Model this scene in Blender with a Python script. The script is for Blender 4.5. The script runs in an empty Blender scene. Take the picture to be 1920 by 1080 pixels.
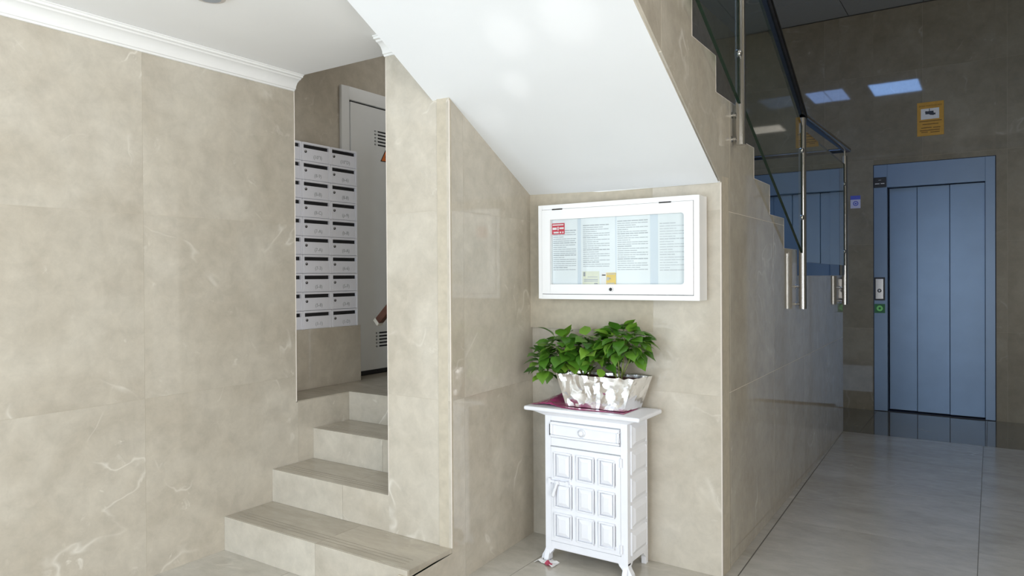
import bpy, bmesh, math, random
from mathutils import Vector, Matrix, noise

random.seed(7)
SC = bpy.context.scene
COL = SC.collection
R = math.radians

# ------------------------------------------------------------------ camera
W, H = 1920, 1080
F_PX, YAW, PITCH, ROLL, PPX, PPY = 1353.54, R(34.24367), R(-0.40511), R(-0.36449), 937.807, 526.575
cam_d = bpy.data.cameras.new('camera')
cam = bpy.data.objects.new('camera', cam_d)
COL.objects.link(cam)
cam_d.sensor_fit = 'HORIZONTAL'
cam_d.sensor_width = 36.0
cam_d.lens = F_PX / W * 36.0
cam_d.shift_x = (W / 2 - PPX) / W
cam_d.shift_y = (PPY - H / 2) / W
cam_d.clip_start = 0.02
fw = Vector((-math.sin(YAW) * math.cos(PITCH), math.cos(YAW) * math.cos(PITCH), math.sin(PITCH)))
rt = Vector((math.cos(YAW), math.sin(YAW), 0))
up = rt.cross(fw)
rt2 = math.cos(ROLL) * rt + math.sin(ROLL) * up
up2 = -math.sin(ROLL) * rt + math.cos(ROLL) * up
m = Matrix((rt2, up2, -fw)).transposed().to_4x4()
m.translation = Vector((0, 0, 1.25))
cam.matrix_world = m
SC.camera = cam

# ------------------------------------------------------------------ world, light, exposure
SC.view_settings.view_transform = 'Standard'
SC.view_settings.look = 'None'
SC.view_settings.gamma = 1.0
SC.view_settings.use_curve_mapping = False
SC.view_settings.exposure = 0.0
world = bpy.data.worlds.new('sky')
SC.world = world
world.use_nodes = True
bg = world.node_tree.nodes['Background']
bg.inputs[0].default_value = (0.62, 0.78, 1.0, 1)
bg.inputs[1].default_value = 1.0


def area_light(name, loc, rot, sx, sy, power, color):
    d = bpy.data.lights.new(name, 'AREA')
    d.shape = 'RECTANGLE'
    d.size, d.size_y, d.energy, d.color = sx, sy, power, color
    o = bpy.data.objects.new(name, d)
    o.location, o.rotation_euler = loc, rot
    COL.objects.link(o)
    return o


# daylight entering through the glazed entrance behind the camera
area_light('entrance_daylight', (-1.65, -1.72, 1.12), (R(90), 0, 0), 1.9, 2.05, 76, (0.79, 0.905, 1.0))
# added unseen area light on the right, brightens the walls facing it
area_light('side_fill', (1.58, -0.35, 1.15), (R(90), 0, R(90)), 2.3, 2.1, 108, (1.0, 0.965, 0.90))


# added unseen fill lamp without a fitting, lifts the lobby floor
area_light('lobby_fill', (0.95, 2.7, 3.56), (0, 0, 0), 0.55, 0.55, 13, (1.0, 0.93, 0.80))
# added unseen spots, aimed to imitate soft sun glints on the sloping soffit
for gx, gy, gz, sz, pw in ((-1.391, 2.094, 2.087, 3.0, 60), (-1.14, 2.075, 2.098, 3.8, 60), (-1.488, 2.31, 1.973, 2.0, 75), (-1.70, 2.45, 1.899, 2.4, 45)):
    d = bpy.data.lights.new('glint_spot', 'SPOT')
    d.energy, d.spot_size, d.spot_blend, d.shadow_soft_size, d.color = pw, R(sz), 0.85, 0.02, (1.0, 0.98, 0.95)
    o = bpy.data.objects.new('glint_spot', d)
    o.location = (-0.7, -1.4, 0.6)
    o.rotation_euler = (Vector((gx, gy, gz)) - Vector(o.location)).to_track_quat('-Z', 'Y').to_euler()
    COL.objects.link(o)
# added unseen fill light that brightens the mailboxes and service door
area_light('alcove_fill', (-2.75, 3.45, 2.86), (0, 0, 0), 0.3, 0.3, 2.3, (1.0, 0.97, 0.93))

# ------------------------------------------------------------------ materials
def new_mat(name):
    mt = bpy.data.materials.new(name)
    mt.use_nodes = True
    nt = mt.node_tree
    return mt, nt, nt.nodes['Principled BSDF']


def N(nt, t, **kw):
    n = nt.nodes.new(t)
    for k, v in kw.items():
        setattr(n, k, v)
    return n


def plain(name, col, rough=0.5, metal=0.0, var=0.04, scale=30.0, bump=0.0, spec=None, coat=0.0):
    """a procedural material: colour with slight noise variation"""
    mt, nt, b = new_mat(name)
    tc = N(nt, 'ShaderNodeTexCoord')
    no = N(nt, 'ShaderNodeTexNoise')
    no.inputs['Scale'].default_value = scale
    no.inputs['Detail'].default_value = 3
    nt.links.new(tc.outputs['Object'], no.inputs['Vector'])
    rp = N(nt, 'ShaderNodeValToRGB')
    rp.color_ramp.elements[0].position = 0.3
    rp.color_ramp.elements[1].position = 0.7
    rp.color_ramp.elements[0].color = (*[max(0, c * (1 - var)) for c in col], 1)
    rp.color_ramp.elements[1].color = (*[min(1, c * (1 + var)) for c in col], 1)
    nt.links.new(no.outputs['Fac'], rp.inputs['Fac'])
    nt.links.new(rp.outputs['Color'], b.inputs['Base Color'])
    b.inputs['Roughness'].default_value = rough
    b.inputs['Metallic'].default_value = metal
    if spec is not None:
        b.inputs['Specular IOR Level'].default_value = spec
    if coat:
        b.inputs['Coat Weight'].default_value = coat
        b.inputs['Coat Roughness'].default_value = 0.05
    if bump:
        bp = N(nt, 'ShaderNodeBump')
        bp.inputs['Strength'].default_value = bump
        bp.inputs['Distance'].default_value = 0.002
        nt.links.new(no.outputs['Fac'], bp.inputs['Height'])
        nt.links.new(bp.outputs['Normal'], b.inputs['Normal'])
    return mt


def marble(name, c_lo, c_hi, c_vein, rough, tint=0.03, vein=0.5, stretch=(1, 1, 1)):
    """cream polished marble: cloudy ground, pale wisps and a few long veins; each tile shifts the pattern"""
    mt, nt, b = new_mat(name)
    L = nt.links.new
    tc = N(nt, 'ShaderNodeTexCoord')
    oi = N(nt, 'ShaderNodeObjectInfo')
    mul = N(nt, 'ShaderNodeMath', operation='MULTIPLY')
    mul.inputs[1].default_value = 53.0
    L(oi.outputs['Random'], mul.inputs[0])
    add = N(nt, 'ShaderNodeVectorMath', operation='ADD')
    L(tc.outputs['Object'], add.inputs[0])
    L(mul.outputs[0], add.inputs[1])
    mp = N(nt, 'ShaderNodeMapping')
    mp.inputs['Scale'].default_value = stretch
    L(add.outputs[0], mp.inputs['Vector'])

    def noise_tex(scale, detail, dist, rough_=0.55):
        n = N(nt, 'ShaderNodeTexNoise')
        n.inputs['Scale'].default_value = scale
        n.inputs['Detail'].default_value = detail
        n.inputs['Distortion'].default_value = dist
        n.inputs['Roughness'].default_value = rough_
        L(mp.outputs[0], n.inputs['Vector'])
        return n

    def ramp(src, p0, c0, p1, c1):
        r = N(nt, 'ShaderNodeValToRGB')
        r.color_ramp.elements[0].position, r.color_ramp.elements[1].position = p0, p1
        r.color_ramp.elements[0].color, r.color_ramp.elements[1].color = c0, c1
        L(src, r.inputs['Fac'])
        return r

    k0, k1 = (0, 0, 0, 1), (1, 1, 1, 1)
    big = noise_tex(2.1, 6, 0.8)
    ground = ramp(big.outputs['Fac'], 0.34, (*c_lo, 1), 0.68, (*c_hi, 1))
    # fine clouding
    fine = noise_tex(13, 6, 0.3, 0.7)
    fr = ramp(fine.outputs['Fac'], 0.32, (0.88, 0.88, 0.88, 1), 0.70, (1.07, 1.07, 1.07, 1))
    mx = N(nt, 'ShaderNodeMix', data_type='RGBA', blend_type='MULTIPLY')
    mx.inputs[0].default_value = 1.0
    L(ground.outputs['Color'], mx.inputs[6])
    L(fr.outputs['Color'], mx.inputs[7])
    # veins: thin ridge of a distorted noise, broken up by a mask
    vn = noise_tex(1.5, 4, 0.45, 0.5)
    sub = N(nt, 'ShaderNodeMath', operation='SUBTRACT')
    sub.inputs[1].default_value = 0.5
    L(vn.outputs['Fac'], sub.inputs[0])
    ab = N(nt, 'ShaderNodeMath', operation='ABSOLUTE')
    L(sub.outputs[0], ab.inputs[0])
    vr = ramp(ab.outputs[0], 0.0, k1, 0.009, k0)
    mk = noise_tex(3.1, 3, 0.3)
    mr = ramp(mk.outputs['Fac'], 0.52, k0, 0.66, k1)
    vm = N(nt, 'ShaderNodeMath', operation='MULTIPLY')
    L(vr.outputs['Color'], vm.inputs[0])
    L(mr.outputs['Color'], vm.inputs[1])
    # pale wisps
    wn = noise_tex(15.0, 5, 0.6, 0.6)
    wr = ramp(wn.outputs['Fac'], 0.62, k0, 0.72, k1)
    wm = N(nt, 'ShaderNodeMath', operation='MULTIPLY')
    L(wr.outputs['Color'], wm.inputs[0])
    L(mr.outputs['Color'], wm.inputs[1])
    mxv = N(nt, 'ShaderNodeMath', operation='MAXIMUM')
    L(vm.outputs[0], mxv.inputs[0])
    L(wm.outputs[0], mxv.inputs[1])
    vs = N(nt, 'ShaderNodeMath', operation='MULTIPLY')
    vs.inputs[1].default_value = vein
    L(mxv.outputs[0], vs.inputs[0])
    mv = N(nt, 'ShaderNodeMix', data_type='RGBA')
    L(vs.outputs[0], mv.inputs[0])
    L(mx.outputs[2], mv.inputs[6])
    mv.inputs[7].default_value = (*c_vein, 1)
    # slight tint per tile
    tr = N(nt, 'ShaderNodeMapRange')
    tr.inputs['To Min'].default_value = 1 - tint
    tr.inputs['To Max'].default_value = 1 + tint * 0.6
    L(oi.outputs['Random'], tr.inputs['Value'])
    tm = N(nt, 'ShaderNodeVectorMath', operation='SCALE')
    L(mv.outputs[2], tm.inputs[0])
    L(tr.outputs[0], tm.inputs['Scale'])
    L(tm.outputs[0], b.inputs['Base Color'])
    b.inputs['Roughness'].default_value = rough
    return mt


def glass(name, tint, rough=0.0):
    mt = bpy.data.materials.new(name)
    mt.use_nodes = True
    nt = mt.node_tree
    nt.nodes.clear()
    out = N(nt, 'ShaderNodeOutputMaterial')
    mix = N(nt, 'ShaderNodeMixShader')
    fr = N(nt, 'ShaderNodeFresnel')
    fr.inputs['IOR'].default_value = 1.5
    tr = N(nt, 'ShaderNodeBsdfTransparent')
    no = N(nt, 'ShaderNodeTexNoise')
    no.inputs['Scale'].default_value = 3
    rp = N(nt, 'ShaderNodeValToRGB')
    rp.color_ramp.elements[0].color = (*[c * 0.99 for c in tint], 1)
    rp.color_ramp.elements[1].color = (*tint, 1)
    gl = N(nt, 'ShaderNodeBsdfGlossy')
    gl.inputs['Roughness'].default_value = rough
    nt.links.new(no.outputs['Fac'], rp.inputs['Fac'])
    nt.links.new(rp.outputs['Color'], tr.inputs['Color'])
    # both faces of the sheet reflect: 2R/(1+R), counted once on the front face
    geo = N(nt, 'ShaderNodeNewGeometry')
    a1 = N(nt, 'ShaderNodeMath', operation='ADD')
    a1.inputs[1].default_value = 1.0
    nt.links.new(fr.outputs[0], a1.inputs[0])
    dv = N(nt, 'ShaderNodeMath', operation='DIVIDE')
    nt.links.new(fr.outputs[0], dv.inputs[0])
    nt.links.new(a1.outputs[0], dv.inputs[1])
    m2 = N(nt, 'ShaderNodeMath', operation='MULTIPLY')
    m2.inputs[1].default_value = 2.0
    nt.links.new(dv.outputs[0], m2.inputs[0])
    iv = N(nt, 'ShaderNodeMath', operation='SUBTRACT')
    iv.inputs[0].default_value = 1.0
    nt.links.new(geo.outputs['Backfacing'], iv.inputs[1])
    m3 = N(nt, 'ShaderNodeMath', operation='MULTIPLY')
    nt.links.new(m2.outputs[0], m3.inputs[0])
    nt.links.new(iv.outputs[0], m3.inputs[1])
    nt.links.new(m3.outputs[0], mix.inputs[0])
    nt.links.new(tr.outputs[0], mix.inputs[1])
    nt.links.new(gl.outputs[0], mix.inputs[2])
    nt.links.new(mix.outputs[0], out.inputs['Surface'])
    return mt


def emit(name, col, strength):
    mt, nt, b = new_mat(name)
    b.inputs['Base Color'].default_value = (*col, 1)
    b.inputs['Emission Color'].default_value = (*col, 1)
    b.inputs['Emission Strength'].default_value = strength
    return mt


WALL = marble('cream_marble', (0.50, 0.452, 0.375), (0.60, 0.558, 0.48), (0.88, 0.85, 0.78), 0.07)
WALL_DIM = marble('shaded_marble', (0.25, 0.22, 0.165), (0.31, 0.28, 0.22), (0.46, 0.43, 0.37), 0.035, tint=0.02)  # same cream marble, darkened: the lobby's shade is put into the colour
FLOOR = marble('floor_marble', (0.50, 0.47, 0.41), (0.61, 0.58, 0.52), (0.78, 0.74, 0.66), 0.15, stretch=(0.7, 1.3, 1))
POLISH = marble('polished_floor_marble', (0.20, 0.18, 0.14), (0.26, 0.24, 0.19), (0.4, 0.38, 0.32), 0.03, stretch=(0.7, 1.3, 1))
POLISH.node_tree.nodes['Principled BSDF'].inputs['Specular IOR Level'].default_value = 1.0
TREAD = marble('tread_marble', (0.42, 0.38, 0.31), (0.53, 0.48, 0.40), (0.70, 0.66, 0.57), 0.16, stretch=(0.6, 2.2, 1))
WALL_S = marble('stair_side_marble', (0.50, 0.452, 0.375), (0.60, 0.558, 0.48), (0.88, 0.85, 0.78), 0.05)
GROUT_L = plain('pale_grout', (0.85, 0.80, 0.70), 0.8, var=0.04)
EDGE = plain('pale_edge_trim', (0.74, 0.68, 0.62), 0.4, var=0.02)
GROUT = plain('grout', (0.50, 0.45, 0.36), 0.8, var=0.08)
GROUT_D = plain('floor_grout', (0.16, 0.15, 0.13), 0.8, var=0.08)
GROOVE = plain('groove_dark', (0.28, 0.25, 0.20), 0.6)
PLASTER = plain('white_plaster', (0.83, 0.85, 0.87), 0.42, var=0.012, scale=3)
CEIL = plain('ceiling_paint', (0.93, 0.93, 0.93), 0.6, var=0.012, scale=3)
CORN = plain('cornice_paint', (0.90, 0.90, 0.89), 0.45, var=0.012, scale=8)
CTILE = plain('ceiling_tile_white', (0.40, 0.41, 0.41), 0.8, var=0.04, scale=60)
WPAINT = plain('white_furniture_paint', (0.86, 0.88, 0.94), 0.38, var=0.02, scale=18, bump=0.15)
WMETAL = plain('white_metal', (0.90, 0.91, 0.92), 0.3, var=0.01, scale=10)
MBOX = plain('mailbox_white', (0.86, 0.88, 0.97), 0.35, var=0.015, scale=12)
DOORW = plain('service_door_white', (0.80, 0.82, 0.83), 0.4, var=0.02, scale=6)
DARK = plain('dark_void', (0.015, 0.015, 0.018), 0.7)
BLACK = plain('black_plastic', (0.02, 0.02, 0.024), 0.35)
NOTE2 = plain('pale_notice_print', (0.60, 0.64, 0.68), 0.8)
NOTE = plain('notice_print', (0.44, 0.48, 0.52), 0.8)
INK = plain('grey_print', (0.36, 0.38, 0.41), 0.8)
INK2 = plain('pale_print', (0.50, 0.53, 0.56), 0.8)
PAPER = plain('paper', (0.86, 0.91, 0.94), 0.7, var=0.02, scale=6)
BACKB = plain('board_backing', (0.70, 0.78, 0.86), 0.7, var=0.02, scale=4)
STEEL = plain('brushed_steel', (0.66, 0.66, 0.66), 0.17, 1.0, var=0.01, scale=40)
DSTEEL = plain('dark_rail_steel', (0.10, 0.10, 0.105), 0.24, 1.0, var=0.1, scale=40)
SILVER = plain('silver_plate', (0.72, 0.70, 0.70), 0.3, 0.7, var=0.05, scale=60)
BLUED = plain('lift_door_paint', (0.20, 0.30, 0.46), 0.30, 0.2, var=0.04, scale=5)
BLUEF = plain('lift_frame_paint', (0.20, 0.285, 0.42), 0.3, 0.2, var=0.03, scale=5)
GAP = plain('dark_gap', (0.01, 0.015, 0.035), 0.6)  # near-black colour standing in for shade in the lift gaps
RED = plain('label_red', (0.62, 0.03, 0.07), 0.5)
WHITE = plain('print_white', (0.85, 0.85, 0.86), 0.6)
YEL = plain('sign_yellow', (0.62, 0.33, 0.03), 0.5, var=0.06)
YEL2 = plain('card_yellow', (0.80, 0.58, 0.12), 0.6)
CREAM = plain('card_cream', (0.78, 0.80, 0.66), 0.6)
ORANGE = plain('hazard_orange', (0.80, 0.20, 0.04), 0.5)
SBLUE = plain('sticker_blue', (0.10, 0.13, 0.62), 0.5)
SLIL = plain('sticker_lilac', (0.62, 0.63, 0.85), 0.5)
GRN = plain('sticker_green', (0.03, 0.17, 0.06), 0.5)
LGRN = plain('sticker_light_green', (0.25, 0.75, 0.22), 0.5)
WOOD = plain('handrail_wood', (0.11, 0.045, 0.028), 0.4, var=0.25, scale=25)
WOODEND = plain('handrail_wood_end', (0.70, 0.66, 0.58), 0.5)
MAG = plain('magenta_wrap', (0.36, 0.045, 0.16), 0.22, var=0.2, scale=40, coat=0.5)
SOIL = plain('dark_red_soil', (0.10, 0.018, 0.014), 0.8, var=0.5, scale=90, bump=0.6)
STEM = plain('stem_green', (0.20, 0.24, 0.07), 0.5, var=0.2)
GLASS = glass('railing_glass', (0.90, 0.96, 0.93))
GEDGE = plain('glass_edge_green', (0.006, 0.028, 0.016), 0.15)
BGLASS = glass('board_glass', (0.97, 0.98, 0.98))
LAMP = emit('led_panel', (0.27, 0.50, 1.0), 13.0)
LAMP2 = emit('led_panel_dim', (0.30, 0.50, 1.0), 7.0)


def foil_mat():
    mt, nt, b = new_mat('silver_foil')
    tc = N(nt, 'ShaderNodeTexCoord')
    vo = N(nt, 'ShaderNodeTexNoise')
    vo.inputs['Scale'].default_value = 11
    vo.inputs['Detail'].default_value = 2
    vo.inputs['Distortion'].default_value = 1.5
    nt.links.new(tc.outputs['Object'], vo.inputs['Vector'])
    bp = N(nt, 'ShaderNodeBump')
    bp.inputs['Strength'].default_value = 0.35
    bp.inputs['Distance'].default_value = 0.01
    nt.links.new(vo.outputs['Fac'], bp.inputs['Height'])
    nt.links.new(bp.outputs['Normal'], b.inputs['Normal'])
    b.inputs['Base Color'].default_value = (0.96, 0.96, 0.98, 1)
    b.inputs['Metallic'].default_value = 1.0
    b.inputs['Roughness'].default_value = 0.2
    return mt


def leaf_mat():
    mt, nt, b = new_mat('leaf_green')
    oi = N(nt, 'ShaderNodeObjectInfo')
    rp = N(nt, 'ShaderNodeValToRGB')
    rp.color_ramp.elements[0].color = (0.045, 0.15, 0.014, 1)
    rp.color_ramp.elements[1].color = (0.22, 0.42, 0.045, 1)
    e = rp.color_ramp.elements.new(0.6)
    e.color = (0.10, 0.265, 0.024, 1)
    nt.links.new(oi.outputs['Random'], rp.inputs['Fac'])
    tc = N(nt, 'ShaderNodeTexCoord')
    wv = N(nt, 'ShaderNodeTexNoise')
    wv.inputs['Scale'].default_value = 60
    nt.links.new(tc.outputs['Object'], wv.inputs['Vector'])
    mx = N(nt, 'ShaderNodeMix', data_type='RGBA', blend_type='MULTIPLY')
    mx.inputs[0].default_value = 0.35
    nt.links.new(rp.outputs['Color'], mx.inputs[6])
    nt.links.new(wv.outputs['Color'], mx.inputs[7])
    nt.links.new(mx.outputs[2], b.inputs['Base Color'])
    b.inputs['Roughness'].default_value = 0.35
    b.inputs['Subsurface Weight'].default_value = 0.0
    return mt


FOIL = foil_mat()
LEAF = leaf_mat()


# ------------------------------------------------------------------ mesh helpers
class MB:
    def __init__(s):
        s.v, s.f, s.mi = [], [], []

    def face(s, pts, mi=0):
        i = len(s.v)
        s.v += [tuple(p) for p in pts]
        s.f.append(tuple(range(i, i + len(pts))))
        s.mi.append(mi)
        return s

    def box(s, x0, x1, y0, y1, z0, z1, mi=0):
        i = len(s.v)
        s.v += [(x, y, z) for z in (z0, z1) for y in (y0, y1) for x in (x0, x1)]
        for f in ((0, 2, 3, 1), (4, 5, 7, 6), (0, 1, 5, 4), (2, 6, 7, 3), (0, 4, 6, 2), (1, 3, 7, 5)):
            s.f.append(tuple(i + k for k in f))
            s.mi.append(mi)
        return s

    def hexa(s, b, t, mi=0):
        """b, t: four bottom and four top points, same winding (counter-clockwise from above)"""
        i = len(s.v)
        s.v += [tuple(p) for p in b] + [tuple(p) for p in t]
        for f in ((3, 2, 1, 0), (4, 5, 6, 7), (0, 1, 5, 4), (1, 2, 6, 5), (2, 3, 7, 6), (3, 0, 4, 7)):
            s.f.append(tuple(i + k for k in f))
            s.mi.append(mi)
        return s

    def prism(s, pts, ext, mi=0, side_mi=None):
        """polygon pts (3D) extruded by vector ext"""
        n = len(pts)
        i = len(s.v)
        e = Vector(ext)
        s.v += [tuple(p) for p in pts] + [tuple(Vector(p) + e) for p in pts]
        s.f.append(tuple(range(i, i + n)))
        s.f.append(tuple(range(i + 2 * n - 1, i + n - 1, -1)))
        s.mi += [mi, mi]
        for k in range(n):
            a, b = i + k, i + (k + 1) % n
            s.f.append((b, a, a + n, b + n))
            s.mi.append(mi if side_mi is None else side_mi)
        return s

    def tube(s, p0, p1, r, seg=12, r1=None, mi=0, cap=True):
        p0, p1 = Vector(p0), Vector(p1)
        d = (p1 - p0).normalized()
        a = d.orthogonal().normalized()
        b = d.cross(a)
        r1 = r if r1 is None else r1
        i = len(s.v)
        for p, q in ((p0, r), (p1, r1)):
            for k in range(seg):
                t = 2 * math.pi * k / seg
                s.v.append(tuple(p + (a * math.cos(t) + b * math.sin(t)) * q))
        for k in range(seg):
            n = (k + 1) % seg
            s.f.append((i + k, i + n, i + seg + n, i + seg + k))
            s.mi.append(mi)
        if cap:
            s.f.append(tuple(i + seg - 1 - k for k in range(seg)))
            s.f.append(tuple(i + seg + k for k in range(seg)))
            s.mi += [mi, mi]
        return s

    def sphere(s, c, r, sx=1, sy=1, sz=1, nu=12, nv=8, mi=0):
        i = len(s.v)
        for a in range(nv + 1):
            t = math.pi * a / nv
            for k in range(nu):
                p = 2 * math.pi * k / nu
                s.v.append((c[0] + r * sx * math.sin(t) * math.cos(p), c[1] + r * sy * math.sin(t) * math.sin(p),
                            c[2] + r * sz * math.cos(t)))
        for a in range(nv):
            for k in range(nu):
                n = (k + 1) % nu
                s.f.append((i + a * nu + k, i + (a + 1) * nu + k, i + (a + 1) * nu + n, i + a * nu + n))
                s.mi.append(mi)
        return s

    def mesh(s, name, mats, smooth=False):
        me = bpy.data.meshes.new(name)
        me.from_pydata(s.v, [], s.f)
        for mt in (mats if isinstance(mats, (list, tuple)) else [mats]):
            me.materials.append(mt)
        for p, k in zip(me.polygons, s.mi):
            p.material_index = k
        bm = bmesh.new()
        bm.from_mesh(me)
        bmesh.ops.remove_doubles(bm, verts=bm.verts, dist=1e-6)
        bmesh.ops.recalc_face_normals(bm, faces=bm.faces)
        bm.to_mesh(me)
        bm.free()
        if smooth:
            for p in me.polygons:
                p.use_smooth = True
        return me

    def build(s, name, mats, parent=None, loc=(0, 0, 0), smooth=False, bevel=0.0, seg=2):
        o = bpy.data.objects.new(name, s.mesh(name, mats, smooth))
        COL.objects.link(o)
        o.location = loc
        if parent:
            o.parent = parent
        if bevel:
            b = o.modifiers.new('bevel', 'BEVEL')
            b.width, b.segments, b.limit_method, b.angle_limit = bevel, seg, 'ANGLE', R(30)
            if smooth or bevel > 0.002:
                w = o.modifiers.new('normals', 'WEIGHTED_NORMAL')
                for p in o.data.polygons:
                    p.use_smooth = True
        return o


def smooth_by_angle(o, ang=40):
    o.data.set_sharp_from_angle(angle=R(ang))
    for p in o.data.polygons:
        p.use_smooth = True
    return o


def empty(name, loc=(0, 0, 0), rz=0.0):
    o = bpy.data.objects.new(name, None)
    COL.objects.link(o)
    o.location = loc
    o.rotation_euler = (0, 0, rz)
    o.empty_display_size = 0.1
    return o


def tag(o, label, cat, group=None):
    o['label'] = label
    o['category'] = cat
    if group:
        o['group'] = group
    return o


def struct(o, label=None):
    o['kind'] = 'structure'
    if label:
        o['label'] = label
    return o


def clip_poly(poly, clip):
    """Sutherland-Hodgman: 2D polygon against a convex counter-clockwise polygon"""
    out = list(poly)
    for k in range(len(clip)):
        a, b = clip[k], clip[(k + 1) % len(clip)]
        inp, out = out, []

        def side(p):
            return (b[0] - a[0]) * (p[1] - a[1]) - (b[1] - a[1]) * (p[0] - a[0])

        for j in range(len(inp)):
            p, q = inp[j - 1], inp[j]
            sp, sq = side(p), side(q)
            if (sp >= 0) != (sq >= 0):
                t = sp / (sp - sq)
                out.append((p[0] + t * (q[0] - p[0]), p[1] + t * (q[1] - p[1])))
            if sq >= 0:
                out.append(q)
        if not out:
            return []
    res = []
    for p in out:
        if not res or math.dist(p, res[-1]) > 1e-5:
            res.append(p)
    if len(res) > 1 and math.dist(res[0], res[-1]) < 1e-5:
        res.pop()
    return res


def area2(p):
    return 0.5 * sum(p[i - 1][0] * p[i][1] - p[i][0] * p[i - 1][1] for i in range(len(p)))


def ccw(p):
    return p if area2(p) > 0 else p[::-1]


def tiled(name, o, u, v, n, outline, us, vs, mat, grout, thick=0.10, tile_t=0.010, joint=0.0008, recess=0.0007,
          cells=None, tile_name='tile', holes=None):
    """a wall or floor: a core slab (outline in u,v; face towards n) clad with separate tiles"""
    o, u, v, n = Vector(o), Vector(u).normalized(), Vector(v).normalized(), Vector(n).normalized()
    outline = ccw(outline)
    core_polys = [outline] if not holes else holes
    core = MB()
    for cp in core_polys:
        core.prism([o + u * p[0] + v * p[1] - n * (recess) for p in cp], -n * thick)
    wall = struct(core.build(name, grout))
    if cells is None:
        cells = []
        for i in range(len(us) - 1):
            for j in range(len(vs) - 1):
                cells.append([(us[i], vs[j]), (us[i + 1], vs[j]), (us[i + 1], vs[j + 1]), (us[i], vs[j + 1])])
    for c in cells:
        c = ccw(c)
        cx, cy = sum(p[0] for p in c) / len(c), sum(p[1] for p in c) / len(c)
        c2 = []
        for p in c:  # shrink by half a joint
            dx, dy = cx - p[0], cy - p[1]
            c2.append((p[0] + math.copysign(min(joint / 2, abs(dx)), dx), p[1] + math.copysign(min(joint / 2, abs(dy)), dy)))
        for cp in core_polys:
            pl = clip_poly(ccw(cp), c2)
            if len(pl) < 3 or abs(area2(pl)) < 0.0006:
                continue
            bx, by = min(p[0] for p in pl), min(p[1] for p in pl)
            base = o + u * bx + v * by
            t = MB()
            t.prism([u * (p[0] - bx) + v * (p[1] - by) for p in pl], -n * tile_t)
            t.build(tile_name, mat, wall, loc=base)
    return wall


def steps_between(a, b, step, phase):
    """joint positions at phase + k*step covering a..b"""
    k0 = math.floor((a - phase) / step)
    r = [phase + k * step for k in range(k0, k0 + int((b - a) / step) + 3)]
    r = [x for x in r if a + 0.004 < x < b - 0.004]
    return [a] + r + [b]


def text_mesh(txt, size, name='lettering', mat=INK, parent=None, mw=None, extrude=0.0003, align='CENTER'):
    cu = bpy.data.curves.new(name, 'FONT')
    cu.body, cu.size, cu.extrude, cu.resolution_u = txt, size, extrude, 2
    cu.align_x, cu.align_y = align, 'CENTER'
    tmp = bpy.data.objects.new(name, cu)
    COL.objects.link(tmp)
    dg = bpy.context.evaluated_depsgraph_get()
    me = bpy.data.meshes.new_from_object(tmp.evaluated_get(dg))
    COL.objects.unlink(tmp)
    bpy.data.objects.remove(tmp)
    me.materials.clear()
    me.materials.append(mat)
    o = bpy.data.objects.new(name, me)
    COL.objects.link(o)
    if parent:
        o.parent = parent
    if mw is not None:
        o.matrix_local = mw
    return o


def frame_matrix(origin, u, v):
    u, v = Vector(u).normalized(), Vector(v).normalized()
    n = u.cross(v)
    mm = Matrix((u, v, n)).transposed().to_4x4()
    mm.translation = Vector(origin)
    return mm


# ------------------------------------------------------------------ measured places
XL = -2.909                      # left wall face
YC = 2.434                       # its far corner
ZC = 2.257                       # low entrance ceiling
RISE = [0.154, 0.311, 0.467, 0.622]
YR = [2.014, 2.282, 2.542, 2.795]
PF = 2.280                       # pillar front
PX0, PX1 = -2.137, -1.795        # pillar front left and right edge
C0 = Vector((-1.847, 2.989, 0))  # inner corner of the notice-board niche
C1 = Vector((-0.919, 2.961, 0))  # its right edge
YE = 7.365                       # lift wall
ZT = 3.63                        # lobby ceiling
SOF_L, SOF_R = -1.879, -0.918    # soffit edges
SN = Vector((1.0, 0.017, 0)).normalized()
SD = Vector((-0.017, 1.0, 0)).normalized()
VROW = [0, 0.747, 1.515, 2.283, 3.05, 3.8]


def S(y, z, d=0.0):
    """point on the stair side wall (skewed a degree), d in front of it"""
    x = -0.919 - 0.01705 * (y - 3.009)
    return Vector((x, y, z)) + SN * d


# ------------------------------------------------------------------ floor
YF0 = -1.8
fcells = []
ys_near = steps_between(YF0, 6.25, 0.8, 0.65)
xcols = [-3.0, -2.46, -1.66, -0.86, -0.05, 0.75, 1.55, 2.3]
for j in range(len(ys_near) - 1):
    y0, y1 = ys_near[j], ys_near[j + 1]
    for i in range(len(xcols) - 1):
        x0, x1 = xcols[i], xcols[i + 1]
        if i <= 2:
            if y1 <= 3.0:
                fcells.append([(x0, y0), (x1, y0), (x1, y1), (x0, y1)])
            elif y0 < 3.0:
                fcells.append([(x0, y0), (x1, y0), (x1, 3.0), (x0, 3.0)])
            continue
        fcells.append([(x0, y0), (x1, y0), (x1, y1), (x0, y1)])


def xborder(y):
    return -0.868 - 0.0327 * (y - 3.0)


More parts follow.
